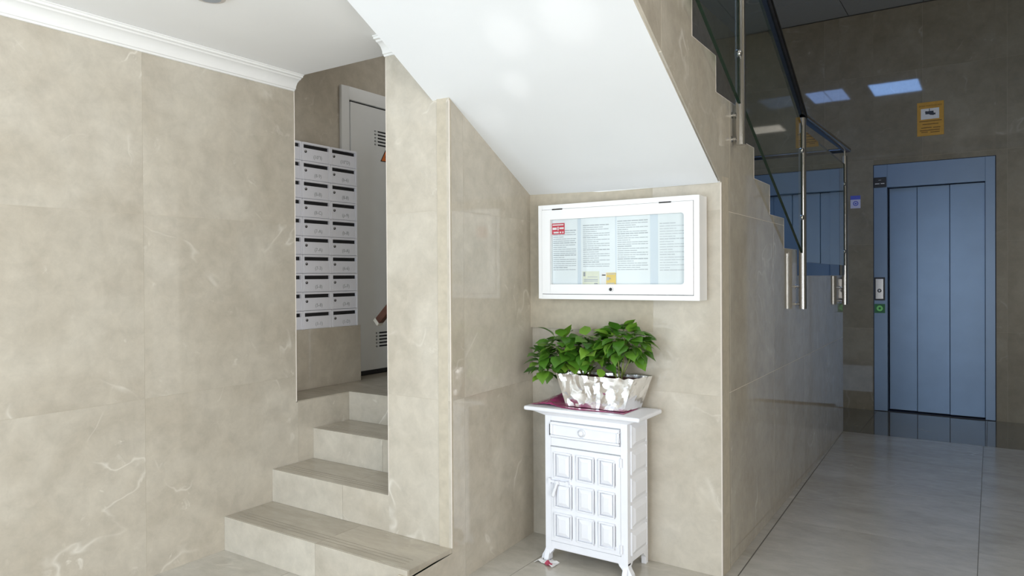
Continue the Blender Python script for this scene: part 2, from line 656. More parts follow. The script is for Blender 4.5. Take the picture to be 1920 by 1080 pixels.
near = []
for c in fcells:
    if abs(c[0][0] + 0.86) < 1e-6 and c[2][1] > 3.0:   # column beside the stair wall follows the tapered border strip
        y0, y1 = max(c[0][1], 3.0), c[2][1]
        if c[0][1] < 3.0:
            near.append([(-0.86, c[0][1]), (-0.05, c[0][1]), (-0.05, 3.0), (-0.86, 3.0)])
        near.append([(xborder(y0), y0), (-0.05, y0), (-0.05, y1), (xborder(y1), y1)])
    else:
        near.append(c)
near.append([(-0.96, 3.0), (xborder(3.0) - 0.003, 3.0), (xborder(4.6) - 0.003, 4.6), (-0.98, 4.6)])
near.append([(-0.98, 4.6), (xborder(4.6) - 0.003, 4.6), (-0.976, 6.24), (-0.985, 6.24)])
floor_out = [(-3.0, YF0), (2.3, YF0), (2.3, 6.25), (-1.0, 6.25), (-1.0, 3.01), (-3.0, 3.01)]
floor = tiled('floor', (0, 0, 0), (1, 0, 0), (0, 1, 0), (0, 0, 1), floor_out, None, None, FLOOR, GROUT_D,
              cells=near, joint=0.0026, tile_name='floor_tile')
far_out = [(-3.0, 6.25), (2.3, 6.25), (2.3, YE + 0.05), (-3.0, YE + 0.05)]
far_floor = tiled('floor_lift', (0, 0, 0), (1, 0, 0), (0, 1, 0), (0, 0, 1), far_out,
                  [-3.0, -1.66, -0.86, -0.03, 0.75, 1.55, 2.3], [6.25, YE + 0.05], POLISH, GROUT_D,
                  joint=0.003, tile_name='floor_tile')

# ------------------------------------------------------------------ left wall
lw = tiled('wall_left', (XL, 0, 0), (0, 1, 0), (0, 0, 1), (1, 0, 0),
           [(YF0, 0), (2.85, 0), (2.85, 0.616), (YC, 0.616), (YC, 2.30), (YF0, 2.30)],
           steps_between(YF0, 2.85, 0.8, 1.645), VROW[:4], WALL, GROUT, thick=0.38)

# ------------------------------------------------------------------ lower stair (four risers to the mailbox landing)
stair = struct(MB().box(XL + 0.001, PX1 - 0.004, YR[0] + 0.014, YR[1], 0, RISE[0] - 0.02)
               .box(XL + 0.001, PX0 + 0.02, YR[1] + 0.014, YR[2] + 0.01, 0, RISE[1] - 0.02)
               .box(XL + 0.001, PX0 + 0.02, YR[2] + 0.014, YR[3] + 0.01, 0, RISE[2] - 0.02)
               .box(XL + 0.001, PX0 + 0.02, YR[3] + 0.014, 4.2, 0, RISE[3] - 0.02)
               .box(-3.32, XL - 0.385, 2.44, 4.2, 0.3, RISE[3] - 0.02)
               .box(XL - 0.39, XL + 0.002, 2.86, 4.2, 0.0, RISE[3] - 0.02)
               .build('stair_steps', GROUT), 'four marble steps up to the mailbox landing')
zs = [0] + RISE
for k in range(4):
    xr = PX1 - 0.002 if k == 0 else (PX0 - 0.0004 if k == 1 else PX0 + 0.02)
    xm = -2.30 if k == 0 else -2.42
    for a, b in ((XL + 0.001, xm - 0.0006), (xm + 0.0006, xr)):
        MB().box(0, b - a, 0, 0.012, 0, zs[k + 1] - zs[k] - 0.0006).build('riser', WALL, stair, (a, YR[k], zs[k] + 0.0005))
        if k < 3:
            y1 = YR[k + 1] + 0.0
            t = MB().box(0, b - a, 0, y1 - YR[k] - 0.0136, 0, 0.02).build('tread', TREAD, stair, (a, YR[k] + 0.0132, zs[k + 1] - 0.02))
    if k < 3:
        for g in range(3):  # anti-slip grooves behind the nosing
            MB().box(0, xr - XL - 0.10, 0, 0.0022, 0, 0.0006).build('groove', GROOVE, stair, (XL + 0.05, YR[k] + 0.045 + g * 0.022, zs[k + 1]))
for (a, b) in ((XL + 0.001, -2.42), (-2.4188, PX0 + 0.02)):
    MB().box(0, b - a, 0, 1.385, 0, 0.02).build('landing_tile', TREAD, stair, (a, YR[3] + 0.0132, RISE[3] - 0.02))
MB().box(0, 0.40, 0, 1.75, 0, 0.02).build('landing_tile', TREAD, stair, (-3.31, YC + 0.01, RISE[3] - 0.0205))

# ------------------------------------------------------------------ pillar (side wall between the stair and the niche)
front = [(PX0, 0.1545), (PX1, 0.1545), (PX1, 2.06), (-1.873, 2.06), (-1.873, ZC), (PX0, ZC)]
pil = tiled('wall_pillar', (0, PF, 0), (1, 0, 0), (0, 0, 1), (0, -1, 0), front, [PX0, PX1], VROW[:4], WALL, GROUT,
            thick=0.012)
struct(MB().box(PX0 + 0.0005, -1.9, PF + 0.013, 3.6, 0, ZC).build('wall_stair_inner', WALL))
sd0, sd1 = Vector((-1.795, 2.281, 0)), C0 + Vector((0.001, 0.0, 0))
su = (sd1 - sd0).normalized()
sn = Vector((su.y, -su.x, 0))
slen = (sd1 - sd0).length
side_out = [(0, 0.1545), (0.0, 2.05), (slen, 1.70), (slen, 0), (-0.27, 0), (-0.27, 0.134), (0, 0.134)]
tiled('wall_niche_left', sd0, su, (0, 0, 1), sn, side_out, [-0.27, 0.10, slen], VROW[:4], WALL, GROUT, thick=0.06)

# ------------------------------------------------------------------ notice-board wall
pu = (C1 - C0).normalized()
pn = Vector((pu.y, -pu.x, 0))
plen = (C1 - C0).length
tiled('wall_niche_back', C0, pu, (0, 0, 1), pn, [(0, 0), (plen, 0), (plen, 1.655), (0, 1.655)], [0, 0.16, plen], VROW[:4],
      WALL, GROUT, thick=0.1)

# ------------------------------------------------------------------ stair side wall and flight
NOSE = [(2.607, 2.280, 2.130), (2.899, 2.130, 1.985), (3.203, 1.985, 1.846), (3.497, 1.846, 1.702),
        (3.810, 1.702, 1.553), (4.135, 1.553, 1.390), (4.480, 1.390, 1.238)]
prof = [(2.965, 0), (6.25, 0), (6.25, 1.232)]
for y, zt_, zb in reversed(NOSE):
    prof += [(y, zb), (y, zt_)]
prof += [(2.305, 2.280), (2.305, 2.435), (2.0, 2.435), (2.0, 2.59), (1.70, 2.59), (1.70, 2.257), (1.80, 2.262),
         (2.089, 2.104), (2.951, 1.633), (2.965, 1.633)]
o0 = S(0, 0)
ssc = (S(1, 0) - S(0, 0)).length
tiled('wall_stair', o0, SD, (0, 0, 1), SN, [(p[0] * ssc, p[1]) for p in prof],
      steps_between(1.70, 6.26, 0.80, 2.294), VROW[:5], WALL_S, GROUT_L, thick=0.06, joint=0.0022)

def sof_z(y, side):
    if side:   # right edge, straight
        return 2.0975 - (y - 2.089) * 0.5464
    # left edge, slightly bowed
    pts_ = [(1.70, 2.287), (1.745, 2.262), (1.806, 2.229), (2.041, 2.101), (2.28, 1.963), (2.60, 1.814), (3.0, 1.626)]
    for (ya, za), (yb, zb_) in zip(pts_[:-1], pts_[1:]):
        if y <= yb:
            return za + (zb_ - za) * (y - ya) / (yb - ya)
    return pts_[-1][1]


sf = MB()
NR, NC = 28, 8
sg = {}
for i in range(NR + 1):
    for j in range(NC + 1):
        v, u = i / NR, j / NC
        yl, yr = 1.745 + v * (2.991 - 1.745), 1.800 + v * (2.951 - 1.800)
        xr_ = SOF_R + 0.006 - 0.012 * v - 0.0
        sg[i, j] = (SOF_L + u * (xr_ - SOF_L), yl + u * (yr - yl), sof_z(yl, 0) * (1 - u) + sof_z(yr, 1) * u)
for i in range(NR):
    for j in range(NC):
        sf.face([sg[i, j], sg[i, j + 1], sg[i + 1, j + 1], sg[i + 1, j]])
for i in range(NR):   # left cheek, up to the step core
    a, b = sg[i, 0], sg[i + 1, 0]
    sf.face([a, b, (b[0], b[1], b[2] + 0.2), (a[0], a[1], a[2] + 0.2)])
flight = struct(sf.build('soffit', PLASTER), 'white sloping underside of the upper stair flight')
smooth_by_angle(flight, 30)
MB().hexa([(SOF_L, 1.745, 2.44), (SOF_R - 0.055, 1.800, 2.44), (SOF_R - 0.055, 2.951, 1.80), (SOF_L, 2.991, 1.80)],
          [(SOF_L, 1.745, 2.50), (SOF_R - 0.055, 1.800, 2.46), (SOF_R - 0.055, 2.951, 1.84), (SOF_L, 2.991, 1.84)]).build('slab', GROUT, flight)
# left lip of the soffit, beyond the pillar
MB().box(-1.93, -0.99, 2.97, 3.06, 1.0, 1.85).build('beam', GROUT, flight)
for k, (y, zt_, zb) in enumerate(NOSE):
    y1 = NOSE[k + 1][0] if k + 1 < len(NOSE) else 6.25
    MB().box(-2.099, -0.985, y, y1 + 0.02, zb - 0.028, zb - 0.002).build('tread', TREAD, flight)
    MB().box(-2.099, -0.985, y - 0.012, y + 0.0, zb, zt_ - 0.002).build('riser', WALL, flight)
MB().box(-2.099, -0.985, 2.305, 2.607, 2.25, 2.278).build('tread', TREAD, flight)
MB().box(-2.099, -0.985, 4.48, 6.24, 1.05, 1.205).build('landing_slab', GROUT, flight)
# upper stair wall and upper floor slab
struct(MB().box(-2.2, -2.1, 1.7, YE, 2.26, ZT).box(-2.2, -2.1, 3.6, YE, 0.0, 2.26).build('wall_stair_upper', WALL))
struct(MB().box(-0.95, -0.90, YF0, 1.70, ZC, ZT).build('wall_lobby_left', WALL))

# pale edge strips on the outer corners
def edge(name, a, b, r=0.0020):
    return struct(MB().tube(a, b, r, 6).build(name, EDGE))


edge('trim_3', (XL + 0.001, YC + 0.001, 0.62), (XL + 0.001, YC + 0.001, ZC - 0.07))
edge('trim_4', (PX0, PF + 0.001, 0.31), (PX0, PF + 0.001, ZC - 0.07))
edge('trim_5', (PX1, PF + 0.001, 0.155), (PX1, PF + 0.001, 1.955))
edge('trim_6', (C1.x + 0.0005, C1.y + 0.002, 0), (C1.x + 0.0005, C1.y + 0.002, 1.628), 0.003)
se = struct(empty('trim_7', S(2.6, 2.1)))
for k, (y, zt_, zb) in enumerate(NOSE):
    y0 = 2.305 if k == 0 else NOSE[k - 1][0]
    for a, b in ((S(y0, zt_, 0.0), S(y, zt_, 0.0)), (S(y, zt_, 0.0), S(y, zb, 0.0))):
        MB().tube(a - se.location, b - se.location, 0.0016, 6).build('edge_strip', EDGE, se)
MB().tube(S(4.48, 1.2375) - se.location, S(6.245, 1.2325) - se.location, 0.0016, 6).build('edge_strip', EDGE, se)

# ------------------------------------------------------------------ low ceiling, cornice
struct(MB().box(-3.3, SOF_L + 0.0005, YF0, YC, ZC, ZC + 0.1).box(SOF_L, -0.905, YF0, 1.74, ZC + 0.002, ZC + 0.1).build('ceiling', CEIL),
       'pale grey low ceiling over the entrance')


def cornice(name, a, b, out, label):
    """moulded cornice from a to b (at ceiling height), profile projecting along out"""
    prof = [(0, -0.071), (0.009, -0.071), (0.012, -0.064), (0.018, -0.062), (0.020, -0.050), (0.030, -0.034),
            (0.046, -0.023), (0.056, -0.021), (0.060, -0.015), (0.072, -0.013), (0.074, -0.005), (0.080, -0.004), (0.080, 0.0), (0, 0)]
    a, b, out = Vector(a), Vector(b), Vector(out)
    mb = MB().prism([a + out * p[0] + Vector((0, 0, p[1] - 0.0005)) for p in prof], b - a)
    return smooth_by_angle(struct(mb.build(name, CORN), label), 25)


cornice('trim_1', (XL, YF0, ZC), (XL, YC - 0.002, ZC), (1, 0, 0), 'white moulded cornice along the left wall')
cornice('trim_2', (PX0, PF, ZC), (SOF_L + 0.02, PF, ZC), (0, -1, 0), 'short white cornice on top of the pillar')
# white edge beads of the soffit
MB().tube((-1.845, 2.984, 1.6305), (-0.92, 2.956, 1.6305), 0.004, 6).build('edge_bead', CORN, flight)

# ------------------------------------------------------------------ mailbox alcove shell
struct(MB().box(-3.42, -3.309, YC - 0.02, 4.25, 0.3, 2.95).build('wall_alcove', WALL), 'dark marble wall of the mailbox alcove')
struct(MB().box(-3.42, -2.2, 4.2, 4.3, 0.3, 2.95).build('wall_alcove_back', WALL))
struct(MB().box(-3.42, -2.2, YC, 4.3, 2.9, 3.0).build('ceiling_alcove', CEIL))
struct(MB().box(-3.42, -2.2, YC - 0.08, YC - 0.001, ZC + 0.1, 3.0).build('wall_alcove_header', WALL))

# ------------------------------------------------------------------ lift wall, other lobby shell (never straight in view)
tw = -1.172
holes = [[(-3.0, 0), (-2.095, 0), (-2.095, ZT), (-3.0, ZT)], [(-2.095, 2.228), (tw, 2.228), (tw, ZT), (-2.095, ZT)],
         [(tw, 0), (-0.888, 0), (-0.888, ZT), (tw, ZT)], [(-0.888, 2.232), (0.030, 2.232), (0.030, ZT), (-0.888, ZT)],
         [(0.030, 0), (2.3, 0), (2.3, ZT), (0.030, ZT)]]
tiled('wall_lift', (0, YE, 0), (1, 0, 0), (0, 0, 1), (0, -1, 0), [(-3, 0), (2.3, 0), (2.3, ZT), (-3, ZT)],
      [-3.0, -2.9, -2.1, -1.3, -0.5, 0.11, 0.91, 1.71, 2.3], VROW, WALL_DIM, GROUT, thick=0.2, holes=holes)
struct(MB().box(-3.0, 2.3, YE + 0.2, YE + 0.25, 0, ZT).build('wall_lift_shaft', DARK))
struct(MB().box(1.62, 1.72, YF0, -1.52, 0, ZT).box(1.62, 1.72, 0.82, YE, 0, ZT).box(1.62, 1.72, -1.52, 0.82, 2.22, ZT).build('wall_right', WALL_DIM))
struct(MB().box(-3.3, -2.62, YF0 - 0.1, YF0, 0, ZT).box(-2.62, -0.68, YF0 - 0.1, YF0, 2.15, ZT).box(-0.68, 2.3, YF0 - 0.1, YF0, 0, ZT)
       .build('wall_entrance', WALL))
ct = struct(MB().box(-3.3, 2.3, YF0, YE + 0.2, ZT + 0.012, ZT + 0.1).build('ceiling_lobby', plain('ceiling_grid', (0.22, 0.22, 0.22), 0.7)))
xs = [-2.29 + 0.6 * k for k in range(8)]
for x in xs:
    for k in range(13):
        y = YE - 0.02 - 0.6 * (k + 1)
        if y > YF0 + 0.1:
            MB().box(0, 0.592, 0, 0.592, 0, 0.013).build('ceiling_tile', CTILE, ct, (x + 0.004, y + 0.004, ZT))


# ------------------------------------------------------------------ lifts
def lift(name, x0, x1, z1, z_door, seams, label, w_l, w_r):
    """x0..x1 outer frame; the door leaves sit deeper behind a dark gap"""
    fr = struct(empty(name, ((x0 + x1) / 2, YE, 0)), label)
    ox = (x0 + x1) / 2

    def bx(mb, nm, mt, bev=0.0015):
        return mb.build(nm, mt, fr, bevel=bev, seg=1)

    yf = -0.012
    bx(MB().box(x0 - ox, x0 + w_l - ox, yf, 0.11, 0.004, z1), 'frame_side', BLUEF)
    bx(MB().box(x1 - w_r - ox, x1 - ox, yf, 0.11, 0.004, z1), 'frame_side', BLUEF)
    bx(MB().box(x0 + w_l - ox, x1 - w_r - ox, yf, 0.11, z_door, z1), 'frame_header', BLUEF)
    MB().box(x0 - ox + 0.01, x1 - ox - 0.01, 0.125, 0.13, 0, z_door + 0.05).build('door_backing', GAP, fr)
    ed = [x0 + w_l] + seams + [x1 - w_r]
    for k in range(len(ed) - 1):
        yk = 0.030 + 0.016 * (len(ed) - 2 - k)
        a = ed[k] + (0.010 if k == 0 else 0.002)
        bx(MB().box(a - ox, ed[k + 1] - 0.002 - ox, yk, yk + 0.02, 0.014, z_door - 0.006), 'door_panel', BLUED)
    MB().box(x0 - ox, x1 - ox, 0.0, 0.11, 0.0, 0.006).build('sill', GAP, fr)
    # thin dark outline, painting in the shade between frame and marble
    o = MB()
    o.box(x0 - 0.006 - ox, x0 - ox, -0.003, 0.05, 0, z1 + 0.006)
    o.box(x1 - ox, x1 + 0.006 - ox, -0.003, 0.05, 0, z1 + 0.006)
    o.box(x0 - ox, x1 - ox, -0.003, 0.05, z1, z1 + 0.006)
    o.build('shade_strip', GAP, fr)
    return fr


lift('door_1', -0.885, 0.027, 2.230, 2.024, [-0.548, -0.300], 'grey-blue lift with three door leaves at the end of the lobby', 0.108, 0.070)
lift('door_2', -2.090, -1.176, 2.226, 2.018, [-1.775, -1.520], 'grey-blue second lift seen through the glass of the railing', 0.075, 0.078)


def plate(name, x0, x1, z0, z1, y, t, mats, label, cat, bevel=0.002):
    o = empty(name, ((x0 + x1) / 2, y, z0))
    tag(o, label, cat)
    w, h = (x1 - x0), (z1 - z0)
    MB().box(-w / 2, w / 2, -t, 0, 0, h).build('plate', mats, o, bevel=bevel, seg=1)
    return o, w, h


def rect(o, nm, mt, x0, x1, z0, z1, y, t=0.0008):
    return MB().box(x0, x1, y - t, y, z0, z1).build(nm, mt, o)


YL = YE - 0.0125
# floor indicator above the call panel
s, w, h = plate('indicator_sign', -0.884, -0.783, 2.028, 2.118, YL, 0.012, BLACK, 'small black indicator sign on the top left corner of the lift frame', 'sign')
for a, b in ((-0.040, -0.004), (0.006, 0.036)):
    rect(s, 'lettering', WHITE, a, b, 0.030, 0.036, -0.0122)
rect(s, 'lettering', INK, -0.012, 0.010, 0.062, 0.067, -0.0122)
# call panel
s, w, h = plate('call_panel', -0.882, -0.796, 1.005, 1.213, YL, 0.008, BLACK, 'silver call panel with one button on the lift frame', 'panel')
MB().box(-0.033, 0.032, -0.018, -0.008, 0.012, 0.196).build('face_plate', SILVER, s, bevel=0.004)
MB().tube((0.0, -0.018, 0.088), (0.0, -0.0215, 0.088), 0.017, 20).build('button_ring', BLACK, s)
MB().sphere((0.0, -0.021, 0.088), 0.010, 1, 0.5, 1).build('button', SILVER, s, smooth=True)
# green sticker
s, w, h = plate('green_sticker', -0.882, -0.796, 0.890, 0.972, YL, 0.0015, GRN, 'square green sticker with pale ring under the lift call panel', 'sticker', 0)
mb = MB()
for k in range(20):
    a0, a1 = 2 * math.pi * k / 20, 2 * math.pi * (k + 1) / 20
    mb.face([(r_ * math.cos(t), -0.0018, 0.042 + r_ * math.sin(t)) for r_, t in ((0.010, a0), (0.026, a0), (0.026, a1), (0.010, a1))])
mb.build('ring_mark', LGRN, s)
# yellow CCTV warning
s, w, h = plate('warning_sign', -0.542, -0.340, 2.455, 2.750, YE, 0.004, YEL, 'yellow video surveillance sign high on the wall above the lift', 'sign', 0.001)
rect(s, 'picture_panel', WHITE, -0.072, 0.066, 0.145, 0.238, -0.0042)
cm = rect(s, 'camera_icon', BLACK, -0.038, 0.024, 0.188, 0.214, -0.0050)
mb = MB()
mb.prism([(-0.042, -0.0062, 0.205), (-0.036, -0.0062, 0.217), (0.030, -0.0062, 0.196), (0.026, -0.0062, 0.176), (0.0, -0.0062, 0.180)], (0, 0.0014, 0))
mb.prism([(0.026, -0.0062, 0.182), (0.030, -0.0062, 0.196), (0.040, -0.0062, 0.194), (0.036, -0.0062, 0.177)], (0, 0.0014, 0))
mb.box(-0.010, -0.005, -0.0062, -0.005, 0.212, 0.236)
mb.build('camera_icon', BLACK, s)
BRN = plain('brown_print', (0.16, 0.07, 0.01), 0.6)
text_mesh('ZONA VIDEOVIGILADA', 0.0165, mat=BRN, parent=s, mw=frame_matrix((0, -0.0045, 0.262), (1, 0, 0), (0, 0, 1)))
for k, (z, a, b) in enumerate(((0.125, -0.085, 0.085), (0.098, -0.06, 0.06), (0.068, -0.07, 0.01), (0.066, 0.02, 0.075), (0.045, -0.08, 0.07), (0.030, -0.07, -0.02), (0.026, 0.0, 0.07))):
    rect(s, 'lettering', BRN, a, b, z, z + 0.006, -0.0042)
# blue sticker
s, w, h = plate('blue_sticker', -1.080, -0.996, 1.852, 1.968, YE, 0.002, SLIL, 'small blue and lilac sticker on the wall left of the lift', 'sticker', 0)
rect(s, 'header_band', SBLUE, -0.042, 0.042, 0.080, 0.116, -0.0022)
mb = MB()
for k in range(20):
    a0, a1 = 2 * math.pi * k / 20, 2 * math.pi * (k + 1) / 20
    mb.face([(r_ * math.cos(t) + 0.002, -0.0023, 0.044 + r_ * math.sin(t)) for r_, t in ((0.015, a0), (0.023, a0), (0.023, a1), (0.015, a1))])
mb.box(-0.006, 0.010, -0.0026, -0.002, 0.036, 0.050)
mb.build('ring_mark', SBLUE, s)

# LED panel of the lobby ceiling (above the picture; its reflection shows in the lift wall)
lp = tag(empty('ceiling_light', (-1.01, 4.26, ZT)), 'bright rectangular ceiling light panel over the lift lobby', 'lamp')
MB().box(-0.30, 0.30, -0.36, 0.36, -0.016, 0.0).build('frame', WMETAL, lp)
MB().box(-0.27, 0.27, -0.33, 0.33, -0.018, -0.016).build('diffuser', LAMP, lp)

lp = tag(empty('ceiling_light', (-1.80, 4.28, ZT)), 'dimmer ceiling light panel over the upper stair flight', 'lamp')
MB().box(-0.25, 0.25, -0.36, 0.36, -0.016, 0.0).build('frame', WMETAL, lp)
for xa in (-0.22, 0.006):
    MB().box(xa, xa + 0.214, -0.33, 0.33, -0.018, -0.016).build('diffuser', LAMP2, lp)

# recessed spots at the top edge of the picture
sp = tag(empty('ceiling_spot', (-2.30, 1.555, ZC)), 'round spotlight in the low ceiling above the left wall', 'lamp')
MB().tube((0, 0, -0.012), (0, 0, 0), 0.052, 28, 0.056).build('ring', SILVER, sp)
MB().tube((0, 0, -0.015), (0, 0, -0.012), 0.036, 24).build('lens', INK, sp)
sp = tag(empty('ceiling_downlight', (-1.69, 6.42, ZT)), 'round downlight in the tiled lobby ceiling beside the handrail', 'lamp')
MB().tube((0, 0, -0.02), (0, 0, 0), 0.07, 24, 0.085).build('ring', SILVER, sp)
MB().tube((0, 0, -0.023), (0, 0, -0.02), 0.05, 24).build('lens', INK, sp)

# ------------------------------------------------------------------ service door in the alcove
XD = -3.308
dr = struct(empty('door_3', (XD, 3.5, RISE[3])), 'white metal service door with vent slots in the mailbox alcove')
z0 = RISE[3]
MB().box(0, 0.022, -0.385, -0.318, 0.0, 1.806).box(0, 0.022, 0.50, 0.57, 0.0, 1.806).box(0, 0.022, -0.318, 0.50, 1.726, 1.806).build('frame', DOORW, dr, bevel=0.003, seg=1)
MB().box(0, 0.004, -0.317, 0.50, 0.0, 1.726).build('door_gap', DARK, dr)  # dark sheet standing in for shade behind the leaf and its vents
# door leaf, with slots cut through as real openings
slots = []
for zc in (1.463, 0.157):
    for k in range(5):
        slots.append(zc + 0.105 - k * 0.0215)
leaf = MB()
leaf.box(0, 0.016, -0.305, -0.095, 0.03, 1.716).box(0, 0.016, 0.16, 0.49, 0.03, 1.716)
cuts = sorted(slots)
zz = 0.03
for c in cuts:
    leaf.box(0, 0.016, -0.095, 0.16, zz, c - 0.0055)
    leaf.box(0, 0.016, -0.078, -0.066, c - 0.0055, c + 0.0055)
    zz = c + 0.0055
leaf.box(0, 0.016, -0.095, 0.16, zz, 1.716)
leaf.build('door_leaf', DOORW, dr)
MB().box(0.0, 0.018, -0.31, 0.5, 0.004, 0.028).build('threshold', DARK, dr)

hz = tag(empty('hazard_sign', (XD + 0.0165, 3.505, 2.001)), 'orange triangular electric hazard sticker on the service door', 'sign')
mb = MB().prism([(0, -0.047, 0), (0, 0.047, 0), (0, 0, 0.080)], (0.001, 0, 0))
mb.build('plate', BLACK, hz)
mb = MB().prism([(0.0012, -0.038, 0.005), (0.0012, 0.038, 0.005), (0.0012, 0, 0.070)], (0.0004, 0, 0))
mb.build('face_plate', ORANGE, hz)
MB().prism([(0.0017, -0.006, 0.030), (0.0017, 0.006, 0.034), (0.0017, 0.002, 0.052)], (0.0004, 0, 0)).prism([(0.0017, 0.0, 0.010), (0.0017, 0.006, 0.030), (0.0017, -0.004, 0.034)], (0.0004, 0, 0)).build('bolt_mark', BLACK, hz)

# wooden handrail of the next stair, its end shows beside the pillar
hr = tag(empty('wooden_handrail', (-2.70, 3.15, RISE[3])), 'end of a brown wooden handrail beside the pillar, before the service door', 'handrail')
p0, p1 = Vector((-0.318, 0, 0.365)), Vector((0.02, 0, 0.68))
d = (p1 - p0).normalized()
nn = Vector((-d.z, 0, d.x))
mb = MB()
mb.prism([p0 - nn * 0.022 + Vector((0, -0.02, 0)), p0 + nn * 0.022 + Vector((0, -0.02, 0)), p0 + nn * 0.022 + Vector((0, 0.02, 0)), p0 - nn * 0.022 + Vector((0, 0.02, 0))], p1 - p0)
mb.build('rail', WOOD, hr, bevel=0.006)
mb = MB()
mb.prism([p0 - nn * 0.023 + Vector((0, -0.021, 0)), p0 + nn * 0.023 + Vector((0, -0.021, 0)), p0 + nn * 0.023 + Vector((0, 0.021, 0)), p0 - nn * 0.023 + Vector((0, 0.021, 0))], -d * 0.022)
mb.build('end_cap', WOODEND, hr, bevel=0.003)
MB().tube((0.0, 0, -0.002), (0.0, 0, 0.655), 0.015, 10).build('post', STEEL, hr)

# ------------------------------------------------------------------ mailboxes
XM = -3.173
pl_ = struct(MB().box(XD, XM, YC + 0.02, 3.135, RISE[3], 0.9535).build('mailbox_plinth', GROUT), 'marble plinth under the mailboxes')
MB().box(0, 0.012, 0, 3.137 - YC - 0.022, 0, 0.335).build('tile', WALL, pl_, (XM + 0.0002, YC + 0.022, RISE[3]))
MB().box(XM - XD, 0, 0, 0.012, 0, 0.335).build('tile', WALL, pl_, (XD, 3.1355, RISE[3]))
MW, MH = 0.2108, 0.1050
NUM = [['(10\u00b0I)', '(8-9)', '(B-B)', '(8-C)', '(7-A)', '(7-A)', '(7-3)', '(5-8)', '(5-8)', '(1-1)'],
       ['(10\u00b0D)', '(b-6)', '(8-8)', '(p-9)', '(b-8)', '(0-A)', '(6-6)', '(5-F)', '(3-4)', '(1-D)']]
ROWN = ['top', 'second', 'third', 'fourth', 'fifth', 'sixth', 'seventh', 'eighth', 'ninth', 'bottom']
COLN = ['the half-hidden left column', 'the middle column', 'the right column beside the service door']


def make_mailbox():
    t = empty('mailbox')
    w, h = MW - 0.002, MH - 0.002
    MB().box(0, 0.118, 0, w, 0, h).build('body', MBOX, t)
    # front: frame bars round the slot
    MB().box(0.118, 0.132, 0, 0.012, 0, h).box(0.118, 0.132, w - 0.012, w, 0, h).box(0.118, 0.132, 0.012, w - 0.012, h - 0.011, h).build('frame', MBOX, t, bevel=0.0012, seg=1)
    MB().box(0.118, 0.130, 0.0125, w - 0.0125, 0.001, h - 0.0315).build('door', MBOX, t, bevel=0.0012, seg=1)
    MB().box(0.118, 0.1185, 0.012, w - 0.012, h - 0.032, h - 0.011).build('slot', DARK, t)  # dark sheet on the solid body, painting the shaded inside of the slot
    k = MB().tube((0.130, 0.026, 0.052), (0.1335, 0.026, 0.052), 0.0075, 14)
    k.build('lock', BLACK, t)
    MB().sphere((0.1335, 0.0235, 0.054), 0.0034, 0.4, 1, 1, 8, 6).build('keyhole', SILVER, t)
    return t


mb0 = make_mailbox()
first = True
for c in range(3):
    for r in range(10):
        y = 3.128 - MW * (3 - c)
        z = 0.9545 + MH * (9 - r)
        if first:
            t = mb0
            first = False
        else:
            t = mb0.copy()
            COL.objects.link(t)
            for ch in mb0.children:
                if ch.name.startswith('number'):
                    continue
                cc = ch.copy()
                COL.objects.link(cc)
                cc.parent = t
        t.location = (XM - 0.130, y + 0.001, z + 0.001)
        row = ROWN[r]
        tag(t, f'white mailbox, {row} row of {COLN[c]}', 'mailbox', 'mailboxes in the alcove')
        if c:
            text_mesh(NUM[c - 1][r], 0.028, 'number_label', INK, t,
                      frame_matrix((0.1303, 0.115, 0.020 + 0.008), (0, 1, 0), (0, 0, 1)))

# ------------------------------------------------------------------ notice board
YB = 2.862
bx0, bx1, bz0, bz1 = -1.733, -0.974, 1.143, 1.572
nb = tag(empty('notice_board', ((bx0 + bx1) / 2, YB, bz0)), 'white glazed notice board with papers on the niche wall', 'notice board')
ox, oz = (bx0 + bx1) / 2, bz0


def nbx(mb, nm, mt, bevel=0.0):
    return mb.build(nm, mt, nb, bevel=bevel, seg=2)


def nrect(mb, x0, x1, z0_, z1_, y0, y1):
    return mb.box(x0 - ox, x1 - ox, y0, y1, z0_ - oz, z1_ - oz)


bk = 0.093
cs = MB()
nrect(cs, bx0, bx0 + 0.020, bz0, bz1, 0, bk)
nrect(cs, bx1 - 0.024, bx1, bz0, bz1, 0, bk)
nrect(cs, bx0 + 0.020, bx1 - 0.024, bz0, bz0 + 0.021, 0, bk)
nrect(cs, bx0 + 0.020, bx1 - 0.024, bz1 - 0.021, bz1, 0, bk)
nbx(cs, 'case', WMETAL, 0.0015)
nbx(nrect(MB(), bx0 + 0.020, bx1 - 0.024, bz0 + 0.022, bz1 - 0.022, 0.0185, 0.024), 'backing', BACKB)
dx0, dx1, dz0, dz1 = bx0 + 0.0215, bx1 - 0.0255, bz0 + 0.0235, bz1 - 0.0225
wx0, wx1, wz0, wz1 = -1.6685, -1.037, 1.2095, 1.504
df = MB()
nrect(df, dx0, wx0, dz0, dz1, -0.004, 0.016)
nrect(df, wx1, dx1, dz0, dz1, -0.004, 0.016)
nrect(df, wx0, wx1, dz0, wz0, -0.004, 0.016)
nrect(df, wx0, wx1, wz1, dz1, -0.004, 0.016)
for (cx_, cz_, sx_, sz_) in ((wx1, wz1, -1, -1), (wx1, wz0, -1, 1)):   # rounded window corners
    rr = 0.014
    pts = [(cx_ - ox, -0.004, cz_ - oz)]
    for k in range(6):
        a = math.pi / 2 * k / 5
        pts.append((cx_ - ox + sx_ * rr * (1 - math.sin(a)), -0.004, cz_ - oz + sz_ * rr * (1 - math.cos(a))))
    df.prism(pts, (0, 0.02, 0))
door = nbx(df, 'door_frame', WMETAL, 0.001)
MB().box(wx0 - ox, wx1 - ox, 0.006, 0.010, wz0 - oz, wz1 - oz).build('pane', BGLASS, nb)
